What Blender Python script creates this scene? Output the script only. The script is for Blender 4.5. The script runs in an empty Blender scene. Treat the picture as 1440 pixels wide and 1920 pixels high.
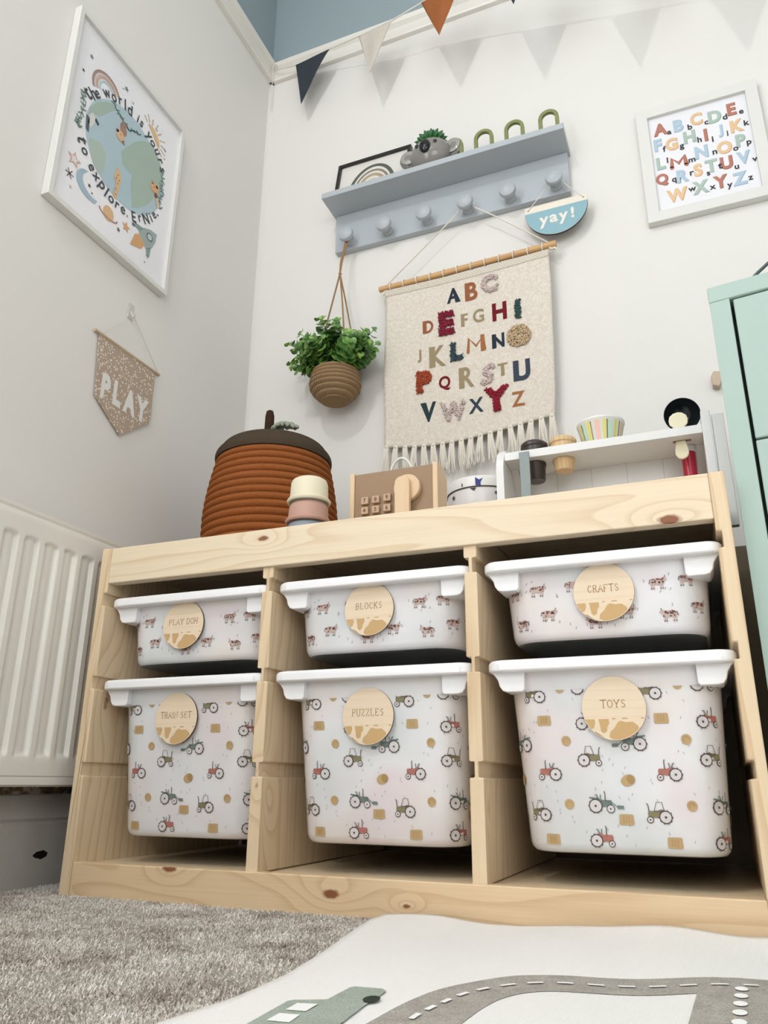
import bpy, bmesh, math, random
from mathutils import Vector, Matrix, noise
from mathutils.geometry import tessellate_polygon
PI = math.pi
C = bpy.context.scene.collection
sc = bpy.context.scene

# ------------------------------------------------------------------ camera, world, lights, exposure
cam = bpy.data.objects.new('camera', bpy.data.cameras.new('camera'))
C.objects.link(cam)
CR = Vector((0.9248563, 0.38024707, 0.00727918)); CU = Vector((0.11854567, -0.30641343, 0.94448808)); CF = Vector((-0.36136927, 0.87265283, 0.32846505))
M = Matrix((CR, CU, -CF)).transposed().to_4x4(); M.translation = Vector((0.8952772, -0.9603192, 0.1575637))
cam.matrix_world = M
cam.data.sensor_fit = 'HORIZONTAL'; cam.data.sensor_width = 36.0; cam.data.lens = 36.0 * 1463.573 / 1440.0
cam.data.clip_start = 0.01
sc.camera = cam
sc.view_settings.view_transform = 'Standard'; sc.view_settings.look = 'None'
sc.view_settings.gamma = 1.0; sc.view_settings.use_curve_mapping = False
sc.view_settings.exposure = -0.11
w = bpy.data.worlds.new('world'); sc.world = w; w.use_nodes = True
w.node_tree.nodes['Background'].inputs[0].default_value = (0.80, 0.88, 1.0, 1)
w.node_tree.nodes['Background'].inputs[1].default_value = 1.5

def area(name, loc, direction, sx, sy, power, col):
    l = bpy.data.lights.new(name, 'AREA'); l.shape = 'RECTANGLE'; l.size = sx; l.size_y = sy; l.energy = power; l.color = col
    o = bpy.data.objects.new(name, l); C.objects.link(o); o.location = loc
    o.rotation_euler = Vector(direction).to_track_quat('-Z', 'Y').to_euler(); return o
# daylight through the left wall window; unseen rear window added as front fill
area('window_daylight', (-0.09, -1.45, 1.45), (1, 0.25, -0.05), 1.15, 1.2, 20.0, (0.97, 0.985, 1.0))
area('rear_window_fill', (1.75, -2.98, 1.35), (-0.1, 1, -0.02), 1.5, 1.3, 24.0, (0.97, 0.985, 1.0))
lb = bpy.data.lights.new('ceiling_bulb', 'POINT'); lb.energy = 30.0; lb.shadow_soft_size = 0.022; lb.color = (1.0, 0.985, 0.965)
lo = bpy.data.objects.new('ceiling_bulb', lb); C.objects.link(lo); lo.location = (0.30, -1.60, 2.40)

# ------------------------------------------------------------------ materials
def lin(h):
    h = h.lstrip('#'); r = [int(h[i:i + 2], 16) / 255 for i in (0, 2, 4)]
    return tuple((c / 12.92 if c <= .04045 else ((c + .055) / 1.055) ** 2.4) for c in r) + (1,)
class NT:
    def __init__(s, name):
        s.m = bpy.data.materials.new(name); s.m.use_nodes = True; s.t = s.m.node_tree; s.b = s.t.nodes['Principled BSDF']
        s.tc = None
    def n(s, typ, **kw):
        x = s.t.nodes.new(typ)
        for k, v in kw.items():
            if k.startswith('i_'): x.inputs[k[2:].replace('_', ' ')].default_value = v
            else: setattr(x, k, v)
        return x
    def l(s, a, b): s.t.links.new(a, b)
    def obj(s):
        if not s.tc: s.tc = s.n('ShaderNodeTexCoord')
        return s.tc.outputs['Object']
    def map(s, scale=(1, 1, 1), loc=(0, 0, 0), rot=(0, 0, 0)):
        x = s.n('ShaderNodeMapping'); s.l(s.obj(), x.inputs[0]); x.inputs['Scale'].default_value = scale; x.inputs['Location'].default_value = loc; x.inputs['Rotation'].default_value = rot
        return x.outputs[0]
    def noise(s, vec, scale, detail=2.0, rough=.5, dist=0.0):
        x = s.n('ShaderNodeTexNoise'); s.l(vec, x.inputs['Vector']); x.inputs['Scale'].default_value = scale
        x.inputs['Detail'].default_value = detail; x.inputs['Roughness'].default_value = rough; x.inputs['Distortion'].default_value = dist
        return x.outputs['Fac']
    def math(s, op, a, b=None, c=None):
        x = s.n('ShaderNodeMath', operation=op)
        for i, v in enumerate((a, b, c)):
            if v is None: continue
            if isinstance(v, (int, float)): x.inputs[i].default_value = v
            else: s.l(v, x.inputs[i])
        return x.outputs[0]
    def ramp(s, fac, stops):
        x = s.n('ShaderNodeValToRGB'); s.l(fac, x.inputs[0]); e = x.color_ramp.elements
        e[0].position, e[0].color = stops[0][0], stops[0][1]; e[1].position, e[1].color = stops[-1][0], stops[-1][1]
        for p_, c_ in stops[1:-1]: q = e.new(p_); q.color = c_
        return x.outputs[0]
    def mix(s, fac, a, b, mode='MIX'):
        x = s.n('ShaderNodeMix', data_type='RGBA', blend_type=mode)
        for i, v in ((0, fac), (6, a), (7, b)):
            if isinstance(v, (int, float, tuple)): x.inputs[i].default_value = v
            else: s.l(v, x.inputs[i])
        return x.outputs[2]
    def bump(s, h, strength=.3, dist=.002):
        x = s.n('ShaderNodeBump'); x.inputs['Strength'].default_value = strength; x.inputs['Distance'].default_value = dist
        s.l(h, x.inputs['Height']); s.l(x.outputs[0], s.b.inputs['Normal'])
    def col(s, v):
        if isinstance(v, tuple): s.b.inputs['Base Color'].default_value = v
        else: s.l(v, s.b.inputs['Base Color'])
    def rough(s, v): s.b.inputs['Roughness'].default_value = v
    def sep(s, vec=None):
        x = s.n('ShaderNodeSeparateXYZ'); s.l(vec or s.obj(), x.inputs[0]); return x.outputs
_pc = {}
def plain(hexc, rough=.55, metal=0.0, bump=0.0, bscale=300, spec=.5, name=None):
    k = (hexc, rough, metal, bump, bscale)
    if k in _pc: return _pc[k]
    t = NT(name or 'paint_' + hexc.strip('#')); t.rough(rough); t.b.inputs['Metallic'].default_value = metal
    t.b.inputs['Specular IOR Level'].default_value = spec
    nz = t.noise(t.obj(), 9.0, 3.0); c = lin(hexc); c2 = tuple(x * .93 for x in c[:3]) + (1,)
    t.col(t.mix(nz, c2, c))
    if bump: t.bump(t.noise(t.obj(), bscale, 3.0), bump, .001)
    _pc[k] = t.m; return t.m

def wood(name, axis, light='#ecdcc1', dark='#cdae84', knot='#8a5535', knots=(), bands=46.0, seed=0.0, amp=2.0, contrast=1.0, rough=.5):
    t = NT(name); s = t.sep(); i = 'XYZ'.index(axis); o = [k for k in range(3) if k != i]
    sc_ = [9.0, 9.0, 9.0]; sc_[i] = 1.25
    warp = t.noise(t.map(tuple(sc_), (seed, seed * .7, seed * 1.3)), 1.0, 2.0, .45)
    a = t.math('ADD', t.math('MULTIPLY', s[o[0]], bands * .55), t.math('MULTIPLY', s[o[1]], bands))
    ph = t.math('ADD', a, t.math('MULTIPLY', warp, 9.0 * amp))
    kmask = None
    for (kx, ky, kz, kr) in knots:
        d = t.n('ShaderNodeVectorMath', operation='DISTANCE'); mp = t.map(tuple(.45 if k == i else 1.0 for k in range(3)))
        t.l(mp, d.inputs[0]); kv = [kx, ky, kz]; kv[i] *= .45; d.inputs[1].default_value = kv
        dd = t.math('DIVIDE', d.outputs['Value'], kr)
        near = t.math('POWER', 2.718, t.math('MULTIPLY', t.math('MULTIPLY', dd, dd), -.10))
        ph = t.math('ADD', ph, t.math('MULTIPLY', near, 2.2))
        dn = t.math('ADD', dd, t.math('MULTIPLY', t.noise(t.obj(), 160.0, 2.0), .5))
        k_ = t.math('SUBTRACT', 1.0, t.math('SMOOTH_MIN', t.math('MAXIMUM', t.math('MULTIPLY', t.math('SUBTRACT', dn, .85), 2.6), 0.0), 1.0, .1))
        kmask = k_ if kmask is None else t.math('MAXIMUM', kmask, k_)
    fr = t.math('FRACT', ph)
    ring = t.ramp(fr, [(0, (0, 0, 0, 1)), (.62, (.12, .12, .12, 1)), (.90, (.85, .85, .85, 1)), (.95, (.9, .9, .9, 1)), (1, (0, 0, 0, 1))])
    sf = [420.0, 420.0, 420.0]; sf[i] = 9.0
    fib = t.noise(t.map(tuple(sf)), 1.0, 2.0)
    f = t.math('MULTIPLY', ring, .62 * contrast); f = t.math('ADD', f, t.math('MULTIPLY', t.math('SUBTRACT', fib, .5), .45))
    c = t.mix(f, lin(light), lin(dark))
    big = t.noise(t.map(tuple(x * .35 for x in sc_), (seed * 2, 0, 0)), 1.0, 1.0)
    c = t.mix(t.math('MULTIPLY', big, .35), c, lin('#e4c9aa'))
    if kmask: c = t.mix(kmask, c, lin(knot))
    t.col(c); t.rough(rough); t.bump(fib, .06, .001)
    return t.m

def fabric(name, hexc, scale=900, strength=.5, var='#000000', vfac=.12, rough=.95):
    t = NT(name); t.rough(rough); t.b.inputs['Specular IOR Level'].default_value = .1
    n1 = t.noise(t.obj(), scale, 2.0, .7); n2 = t.noise(t.obj(), scale * .2, 3.0)
    c = t.mix(t.math('MULTIPLY', t.math('MULTIPLY', n1, n2), vfac * 3.2), lin(hexc), lin(var)); t.col(c)
    t.bump(n1, strength, .0015); return t.m

# ------------------------------------------------------------------ mesh builder
class MB:
    def __init__(s): s.v = []; s.f = []; s.mi = []; s.cur = 0
    def face(s, *idx): s.f.append(tuple(idx)); s.mi.append(s.cur)
    def add(s, vs, fs):
        b = len(s.v); s.v += [tuple(x) for x in vs]
        for f in fs: s.face(*[b + i for i in f])
    def box(s, x0, y0, z0, x1, y1, z1):
        s.add([(x0, y0, z0), (x1, y0, z0), (x1, y1, z0), (x0, y1, z0), (x0, y0, z1), (x1, y0, z1), (x1, y1, z1), (x0, y1, z1)],
              [(0, 3, 2, 1), (4, 5, 6, 7), (0, 1, 5, 4), (1, 2, 6, 5), (2, 3, 7, 6), (3, 0, 4, 7)])
        return s
    def prism(s, poly, a, b, fn):  # poly in 2D, extruded from a to b; fn(u,v,w)->xyz
        n = len(poly); vs = [fn(u, v, a) for u, v in poly] + [fn(u, v, b) for u, v in poly]
        fs = [(i, (i + 1) % n, n + (i + 1) % n, n + i) for i in range(n)]
        tri = tessellate_polygon([[Vector((u, v, 0)) for u, v in poly]])
        fs += [tuple(reversed(t_)) for t_ in tri] + [tuple(n + i for i in t_) for t_ in tri]
        s.add(vs, fs); return s
    def lathe(s, prof, c, axis=(0, 0, 1), n=40, sx=1, sy=1):
        ax = Vector(axis).normalized(); a = ax.orthogonal().normalized(); b = ax.cross(a); c = Vector(c); vs = []; fs = []
        for (r, h) in prof:
            for k in range(n):
                t = 2 * PI * k / n; vs.append(c + ax * h + a * (r * math.cos(t) * sx) + b * (r * math.sin(t) * sy))
        m = len(prof)
        for j in range(m - 1):
            for k in range(n):
                k2 = (k + 1) % n; fs.append((j * n + k, j * n + k2, (j + 1) * n + k2, (j + 1) * n + k))
        if prof[0][0] > 1e-6: fs.append(tuple(range(n))[::-1])
        if prof[-1][0] > 1e-6: fs.append(tuple((m - 1) * n + k for k in range(n)))
        s.add(vs, fs); return s
    def tube(s, pts, r, n=8, cap=True, closed=False):
        pts = [Vector(p_) for p_ in pts]; m = len(pts); rr = r if isinstance(r, (list, tuple)) else [r] * m; vs = []; fs = []
        up = None
        for i in range(m):
            t = (pts[(i + 1) % m] - pts[i - 1]) if closed else (pts[min(i + 1, m - 1)] - pts[max(i - 1, 0)])
            if t.length < 1e-9: t = Vector((0, 0, 1))
            t.normalize()
            if up is None: up = t.orthogonal().normalized()
            up = (up - t * up.dot(t))
            up = up.normalized() if up.length > 1e-6 else t.orthogonal().normalized()
            b = t.cross(up)
            for k in range(n):
                a = 2 * PI * k / n; vs.append(pts[i] + (up * math.cos(a) + b * math.sin(a)) * rr[i])
        for i in range(m if closed else m - 1):
            i2 = (i + 1) % m
            for k in range(n):
                k2 = (k + 1) % n; fs.append((i * n + k, i * n + k2, i2 * n + k2, i2 * n + k))
        if cap and not closed: fs.append(tuple(range(n))[::-1]); fs.append(tuple((m - 1) * n + k for k in range(n)))
        s.add(vs, fs); return s
    def ball(s, c, r, sx=1, sy=1, sz=1, nu=20, nv=12, rot=None):
        c = Vector(c); vs = []; fs = []
        for j in range(nv + 1):
            t = PI * j / nv
            for k in range(nu):
                a = 2 * PI * k / nu; d = Vector((r * sx * math.sin(t) * math.cos(a), r * sy * math.sin(t) * math.sin(a), r * sz * math.cos(t)))
                vs.append(c + (rot @ d if rot else d))
        for j in range(nv):
            for k in range(nu): fs.append((j * nu + k, (j + 1) * nu + k, (j + 1) * nu + (k + 1) % nu, j * nu + (k + 1) % nu))
        s.add(vs, fs); return s
    def grid(s, fn, nu, nv):
        vs = [fn(i / nu, j / nv) for j in range(nv + 1) for i in range(nu + 1)]
        s.add(vs, [(j * (nu + 1) + i, j * (nu + 1) + i + 1, (j + 1) * (nu + 1) + i + 1, (j + 1) * (nu + 1) + i) for j in range(nv) for i in range(nu)]); return s
    def mesh(s, name, mats, smooth=False, recalc=True):
        me = bpy.data.meshes.new(name); me.from_pydata(s.v, [], s.f); me.polygons.foreach_set('material_index', s.mi)
        for m in (mats if isinstance(mats, (list, tuple)) else [mats]): me.materials.append(m)
        bm = bmesh.new(); bm.from_mesh(me); bmesh.ops.remove_doubles(bm, verts=bm.verts, dist=1e-6)
        if recalc: bmesh.ops.recalc_face_normals(bm, faces=bm.faces); bm.to_mesh(me); bm.free()
        if smooth: me.polygons.foreach_set('use_smooth', [True] * len(me.polygons)); me.set_sharp_from_angle(angle=math.radians(smooth if smooth > 1 else 40))
        me.update(); return me
    def build(s, name, mats, parent=None, smooth=False, bevel=0, label=None, solid=0, side=-1):
        o = bpy.data.objects.new(name, s.mesh(name, mats, smooth, not solid)); C.objects.link(o)
        if parent is not None:
            o.parent = parent; q = parent; off = Vector((0, 0, 0))
            while q: off += q.location; q = q.parent
            o.location = -off
        if solid: md = o.modifiers.new('thick', 'SOLIDIFY'); md.thickness = solid; md.offset = side
        if bevel: md = o.modifiers.new('bevel', 'BEVEL'); md.width = bevel; md.segments = 2; md.limit_method = 'ANGLE'; md.angle_limit = math.radians(40)
        if label: o['label'] = label
        return o
def thing(name, loc, label, cat, group=None):
    o = bpy.data.objects.new(name, None); C.objects.link(o); o.location = loc; o.empty_display_size = .02
    o['label'] = label; o['category'] = cat
    if group: o['group'] = group
    return o
def tag(o, label, cat, group=None, kind=None):
    o['label'] = label; o['category'] = cat
    if group: o['group'] = group
    if kind: o['kind'] = kind
    return o
def struct(o): o['kind'] = 'structure'; return o
def copy_tree(o, parent=None):
    c = o.copy(); C.objects.link(c); c.parent = parent
    for ch in list(o.children): copy_tree(ch, c)
    return c

# ------------------------------------------------------------------ flat artwork (printed shapes and lettering)
_tc = {}
def glyph(ch, off=0.0):
    k = (ch, off)
    if k in _tc: return _tc[k]
    cu = bpy.data.curves.new('t', 'FONT'); cu.body = ch; cu.size = 1; cu.offset = off; cu.resolution_u = 4; cu.align_x = 'CENTER'
    o = bpy.data.objects.new('t', cu); C.objects.link(o)
    dg = bpy.context.evaluated_depsgraph_get(); me = o.evaluated_get(dg).to_mesh()
    vs = [(v.co.x, v.co.y) for v in me.vertices]; fs = [tuple(p_.vertices) for p_ in me.polygons]
    o.evaluated_get(dg).to_mesh_clear(); C.objects.unlink(o); bpy.data.objects.remove(o); bpy.data.curves.remove(cu)
    _tc[k] = (vs, fs); return _tc[k]
class Art:
    def __init__(s, fn): s.fn = fn; s.mb = MB(); s.mats = []; s.lay = 0; s.T = (0, 0, 1, 0, 1)
    def m(s, mat):
        if isinstance(mat, str): mat = plain(mat, .6)
        if mat not in s.mats: s.mats.append(mat)
        s.mb.cur = s.mats.index(mat)
    def layer(s, k): s.lay = k
    def at(s, x=0, y=0, sc_=1, rot=0, flip=1): s.T = (x, y, sc_, rot, flip)
    def P(s, u, v):
        x, y, k, r, f = s.T; u *= k * f; v *= k
        return s.fn(x + u * math.cos(r) - v * math.sin(r), y + u * math.sin(r) + v * math.cos(r), .0003 + .00022 * s.lay)
    def poly(s, pts, mat):
        s.m(mat); tri = tessellate_polygon([[Vector((u, v, 0)) for u, v in pts]])
        s.mb.add([s.P(u, v) for u, v in pts], tri)
    def ell(s, x, y, a, b=None, mat='#000000', rot=0, n=22, a0=0, a1=2 * PI):
        b = a if b is None else b; pts = []
        for k in range(n if a1 - a0 >= 2 * PI - .01 else n + 1):
            t = a0 + (a1 - a0) * k / n; cx, cy = a * math.cos(t), b * math.sin(t)
            pts.append((x + cx * math.cos(rot) - cy * math.sin(rot), y + cx * math.sin(rot) + cy * math.cos(rot)))
        s.poly(pts, mat)
    def arc(s, x, y, a, w_, a0, a1, mat, n=20, b=None):
        b = a if b is None else b
        s.line([(x + a * math.cos(a0 + (a1 - a0) * k / n), y + b * math.sin(a0 + (a1 - a0) * k / n)) for k in range(n + 1)], w_, mat, False)
    def line(s, pts, w_, mat, caps=True):
        s.m(mat); L, R_ = [], []
        for i, (x, y) in enumerate(pts):
            x0, y0 = pts[max(i - 1, 0)]; x1, y1 = pts[min(i + 1, len(pts) - 1)]; dx, dy = x1 - x0, y1 - y0; d = math.hypot(dx, dy) or 1
            nx, ny = -dy / d * w_ / 2, dx / d * w_ / 2; L.append((x + nx, y + ny)); R_.append((x - nx, y - ny))
        k = len(pts); s.mb.add([s.P(*q) for q in L + R_], [(i, i + 1, k + i + 1, k + i) for i in range(k - 1)])
        if caps:
            for e in (pts[0], pts[-1]): s.ell(e[0], e[1], w_ / 2, w_ / 2, mat, n=8)
    def star(s, x, y, r, mat, n=5, rot=.3):
        s.poly([(x + r * (1 if k % 2 == 0 else .45) * math.cos(rot + PI * k / n), y + r * (1 if k % 2 == 0 else .45) * math.sin(rot + PI * k / n)) for k in range(2 * n)], mat)
    def glyph(s, ch, x, y, h, mat, off=0.0, rot=0, sxf=1.0, skew=0.0, baseline=False):
        vs, fs = glyph(ch, off)
        if not vs: return
        s.m(mat); x0 = min(q[0] for q in vs); x1 = max(q[0] for q in vs); y0 = min(q[1] for q in vs); y1 = max(q[1] for q in vs)
        if baseline: k = h / .73; y0 = y1 = 0
        else: k = h / (y1 - y0)
        out = []
        for (a, b) in vs:
            a = (a - (x0 + x1) / 2) * k * sxf; b = (b - (y0 + y1) / 2) * k; a += skew * b
            out.append(s.P(x + a * math.cos(rot) - b * math.sin(rot), y + a * math.sin(rot) + b * math.cos(rot)))
        s.mb.add(out, fs)
    def em(s, x, y, h, mat, w_):
        q = h * .46; s.line([(x - q, y - h / 2 + w_ / 2), (x - q * .86, y + h / 2 - w_ / 2), (x, y - h * .12), (x + q * .86, y + h / 2 - w_ / 2), (x + q, y - h / 2 + w_ / 2)], w_, mat)
    def build(s, name, parent, **kw): return s.mb.build(name, s.mats, parent, **kw)

# ------------------------------------------------------------------ the room
XL, YB = -0.11, 0.56
def wall_mat(name, hexlo, tex=.1, trimz=2.19, hexhi='#98a8ae', old=False):
    t = NT(name); s = t.sep(); up = t.math('GREATER_THAN', s[2], trimz)
    nz = t.noise(t.obj(), 3.0, 3.0); base = t.mix(nz, lin(hexlo), tuple(x * .965 for x in lin(hexlo)[:3]) + (1,))
    if old:  # old paint showing low behind the radiator
        m_ = t.noise(t.map((1, 1, 1.6)), 34.0, 3.0, .6)
        pat = t.ramp(m_, [(.38, lin('#c9bcae')), (.47, lin('#8d6f50')), (.54, lin('#6c6458')), (.60, lin('#51615c')), (.68, lin('#b8aea2'))])
        lo_ = t.math('LESS_THAN', s[2], .158); base = t.mix(lo_, base, pat)
    t.col(t.mix(up, base, lin(hexhi))); t.rough(.72); t.b.inputs['Specular IOR Level'].default_value = .25
    t.bump(t.noise(t.obj(), 260.0, 3.0), tex, .0006); return t.m
MW = wall_mat('white_wall_paint', '#e9e7e3'); MWL = wall_mat('white_wall_paint_left', '#e9e7e3', old=True)
X1, Y0, ZC = 2.7, -3.0, 2.62
def wb(name, b, m=MW): return struct(MB().box(*b).build(name, m))
wb('wall_back', (XL - .1, YB, -.05, X1 + .1, YB + .1, ZC))
wb('wall_right', (X1, Y0 - .1, -.05, X1 + .1, YB, ZC))
# left wall with the window opening
mb = MB(); wy0, wy1, wz0, wz1 = -2.1, -.8, .8, 2.1
mb.box(XL - .1, wy1, -.05, XL, YB, ZC); mb.box(XL - .1, Y0, -.05, XL, wy0, ZC); mb.box(XL - .1, wy0, -.05, XL, wy1, wz0); mb.box(XL - .1, wy0, wz1, XL, wy1, ZC)
struct(mb.build('wall_left', MWL))
mb = MB(); fx0, fx1, fz0, fz1 = .95, 2.55, .65, 2.05
mb.box(XL - .1, Y0 - .1, -.05, fx0, Y0, ZC); mb.box(fx1, Y0 - .1, -.05, X1, Y0, ZC); mb.box(fx0, Y0 - .1, -.05, fx1, Y0, fz0); mb.box(fx0, Y0 - .1, fz1, fx1, Y0, ZC)
struct(mb.build('wall_front', MW))
struct(MB().box(XL - .1, Y0 - .1, ZC, X1 + .1, YB + .1, ZC + .1).build('ceiling', plain('#e8e8e6', .8)))
GL = NT('window_glass'); GL.rough(.02); GL.col((1, 1, 1, 1)); GL.b.inputs['Transmission Weight'].default_value = 1.0
PW = plain('#ece9e2', .35, name='white_gloss_paint')
def window(name, axis, a0, a1, z0, z1, pos):
    f = MB(); g = MB()
    def bx(m_, u0, u1, v0, v1, d0, d1):
        if axis == 'Y': m_.box(pos + d0, u0, v0, pos + d1, u1, v1)
        else: m_.box(u0, pos + d0, v0, u1, pos + d1, v1)
    t = .05
    for q in ((a0, a1, z0, z0 + t), (a0, a1, z1 - t, z1), (a0, a0 + t, z0 + t, z1 - t), (a1 - t, a1, z0 + t, z1 - t), ((a0 + a1) / 2 - .025, (a0 + a1) / 2 + .025, z0 + t, z1 - t)): bx(f, *q, -.09, -.04)
    o = struct(f.build(name, PW, bevel=.003)); bx(g, a0 + t, a1 - t, z0 + t, z1 - t, -.067, -.062); g.build('pane', GL.m, o)
window('window_1', 'Y', wy0, wy1, wz0, wz1, XL); window('fill_window_2', 'X', fx0, fx1, fz0, fz1, Y0)  # the second window is unseen, added to carry the front fill

# picture rails
def rail_prof(z0): return [(0, z0), (.012, z0), (.014, z0 + .006), (.010, z0 + .010), (.010, z0 + .038), (.020, z0 + .046), (.024, z0 + .058), (.018, z0 + .064), (0, z0 + .064)]
m = MB().prism(rail_prof(2.126), XL, X1, lambda u, v, w_: (w_, YB - u, v)); struct(m.build('trim_1', PW, smooth=30))
m = MB().prism(rail_prof(2.126), Y0, YB, lambda u, v, w_: (XL + u, w_, v)); struct(m.build('trim_2', PW, smooth=30))
# corner strip of plaster bead
m = MB().prism([(0, 0), (.010, 0), (.004, .004), (0, .010)], .1, 2.126, lambda u, v, w_: (XL + u, YB - v, w_)); struct(m.build('trim_3', MW, smooth=30))
# skirting boards
SK = NT('worn_skirting_paint'); s_ = SK.sep()
dn = SK.noise(SK.map((1, 1, 1)), 22.0, 4.0)
dd = SK.n('ShaderNodeVectorMath', operation='DISTANCE'); mp = SK.map((0, .55, 1.5)); SK.l(mp, dd.inputs[0]); dd.inputs[1].default_value = (0, .049 * .55, .050 * 1.5)
hole = SK.math('LESS_THAN', SK.math('ADD', dd.outputs['Value'], SK.math('MULTIPLY', SK.noise(SK.obj(), 120.0, 1.0), .006)), .0115)
SK.col(SK.mix(hole, SK.mix(dn, lin('#cfcac2'), lin('#b9b5ae')), lin('#131313'))); SK.rough(.45)
skp = [(0, -.02), (.020, -.02), (.020, .094), (.017, .098), (.020, .103), (.016, .110), (.012, .122), (.010, .136), (0, .138)]
m = MB().prism(skp, Y0, YB, lambda u, v, w_: (XL + u, w_, v)); struct(m.build('baseboard_left', SK.m, smooth=30))
m = MB().prism(skp, XL, X1, lambda u, v, w_: (w_, YB - u, v)); struct(m.build('baseboard_back', plain('#d8d4cc', .45), smooth=30))

# ------------------------------------------------------------------ floor and carpet
CP = NT('mottled_grey_carpet'); n1 = CP.noise(CP.map((1, 1, 1)), 13.0, 3.0, .6); n2 = CP.noise(CP.obj(), 420.0, 2.0, .7); n3 = CP.noise(CP.obj(), 60.0, 3.0, .7)
f1 = CP.math('ADD', CP.math('SUBTRACT', CP.math('MULTIPLY', n1, .80), .14), CP.math('ADD', CP.math('MULTIPLY', n2, .35), CP.math('MULTIPLY', n3, .45)))
CP.col(CP.ramp(f1, [(.40, lin('#96897c')), (.50, lin('#c9bdb0')), (.62, lin('#ece3d8')), (.84, lin('#fdf8f0'))])); CP.rough(1.0); CP.b.inputs['Specular IOR Level'].default_value = 0
CP.bump(n2, .8, .004)
struct(MB().box(XL - .1, Y0, -.06, X1, YB, 0.0).build('floor', CP.m))
random.seed(4)
pile = MB()
def tuft(x, y):
    h = random.uniform(.0045, .0080); a = random.uniform(0, 2 * PI); wd = random.uniform(.0006, .0012)
    cl = noise.noise(Vector((x * 16, y * 16, 0))) * 1.2; ang = cl * 2 + random.uniform(-2.2, 2.2); ln = random.uniform(.0005, .0042)
    dx, dy = math.cos(ang) * ln, math.sin(ang) * ln; cx, cy = math.cos(a) * wd, math.sin(a) * wd
    b = len(pile.v); pile.v += [(x - cx, y - cy, -.001), (x + cx, y + cy, -.001), (x + dx * .5 + cx, y + dy * .5 + cy, h * .7), (x + dx * .5 - cx, y + dy * .5 - cy, h * .7), (x + dx, y + dy, h)]
    pile.face(b, b + 1, b + 2, b + 3); pile.face(b + 3, b + 2, b + 4)
for _ in range(150000):
    y = random.uniform(-.66, -.004) if random.random() < .93 else random.uniform(0, .3); x = random.uniform(-.088, .60) if y < 0 else random.uniform(-.088, -.004)
    tuft(x, y)
me = bpy.data.meshes.new('carpet_pile'); me.from_pydata(pile.v, [], pile.f); me.materials.append(CP.m)
o = bpy.data.objects.new('carpet_pile', me); C.objects.link(o); tag(o, 'mottled grey beige carpet pile covering the floor beside the rug', 'carpet', kind='stuff')
o = MB().tube([(.071, -.292, .0125), (.076, -.297, .0135), (.083, -.300, .0125), (.088, -.305, .012)], .0011, 6).build('thread', plain('#d9d6a8', .8)); tag(o, 'short pale thread lying on the grey carpet near the left edge', 'thread')

# ------------------------------------------------------------------ road rug
def rug_z(x, y):
    z = .0125 + .0015 * math.sin(x * 21 + 1) * math.sin(y * 17) + .001 * math.sin(x * 47 + y * 9)
    if y > -.09:  # back edge pushed up a little against the frame
        k = (y + .09) / .085; z += k * k * (.000 + max(0, x - .70) * .040 + .003 * math.sin(x * 26))
    return max(z, .0095)
RE = [(-1.2, .60), (-.75, .575), (-.60, .563), (-.484, .545), (-.40, .553), (-.325, .551), (-.24, .538), (-.158, .524), (-.09, .513), (-.045, .508), (0, .512)]
def redge(y):
    for (a, p_), (b, q_) in zip(RE, RE[1:]):
        if a <= y <= b: return p_ + (q_ - p_) * (y - a) / (b - a)
    return RE[0][1] if y < 0 else RE[-1][1]
def rug_xy(u, v):
    y = -1.15 + v * (1.15 - .004); xl = redge(y)
    if y > -.10: xl -= 0.0
    x = xl + u * (2.35 - xl); y += .003 * math.sin(x * 40) * v - .004 * v - .04 * v * min(1, max(0, (x - .935) / .05))
    if v > .93: y -= .012 * max(0, 1 - abs(x - .52) / .06) * (v - .93) / .07
    return x, y
RG = NT('ribbed_rug_weave'); wv = RG.n('ShaderNodeTexWave', wave_type='BANDS', bands_direction='X'); RG.l(RG.map((1, .25, 1), rot=(0, 0, .35)), wv.inputs[0]); wv.inputs['Scale'].default_value = 110.0; wv.inputs['Distortion'].default_value = 2.0; wv.inputs['Detail'].default_value = 2.0
rn = RG.noise(RG.obj(), 700.0, 3.0, .7)
hh = RG.math('ADD', RG.math('MULTIPLY', wv.outputs['Fac'], .35), rn)
RG.col(RG.mix(RG.math('MULTIPLY', rn, .22), lin('#fbf9f6'), lin('#cfc9c1'))); RG.rough(1.0); RG.b.inputs['Specular IOR Level'].default_value = 0; RG.bump(hh, .5, .0016)
def rug_ink(name, c1, c2):
    t = NT(name); a = t.noise(t.obj(), 600.0, 3.0, .75); b = t.noise(t.obj(), 60.0, 3.0)
    t.col(t.mix(t.ramp(t.math('ADD', t.math('MULTIPLY', a, .8), t.math('MULTIPLY', b, .25)), [(.38, (0, 0, 0, 1)), (.72, (1, 1, 1, 1))]), lin(c1), lin(c2))); t.rough(1.0); t.b.inputs['Specular IOR Level'].default_value = 0; t.bump(a, .5, .0012); return t.m
rug = thing('play_rug', (.52, -.02, 0), 'white woven play rug printed with a grey road and a green car', 'rug')
m = MB().grid(lambda u, v: (*rug_xy(u, v), rug_z(*rug_xy(u, v))), 200, 120); m.build('rug_base', RG.m, rug, smooth=60, solid=.006)
GR, WH = rug_ink('road_grey_ink', '#958f87', '#c9c3ba'), rug_ink('rug_white_ink', '#f6f4f1', '#ffffff')
SG, BK = rug_ink('sage_ink', '#96a094', '#bfc7bc'), rug_ink('dark_ink', '#3a3f38', '#50564e')
A = Art(lambda x, y, h: (x, y, rug_z(x, y) + h * 1.5))
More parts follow.
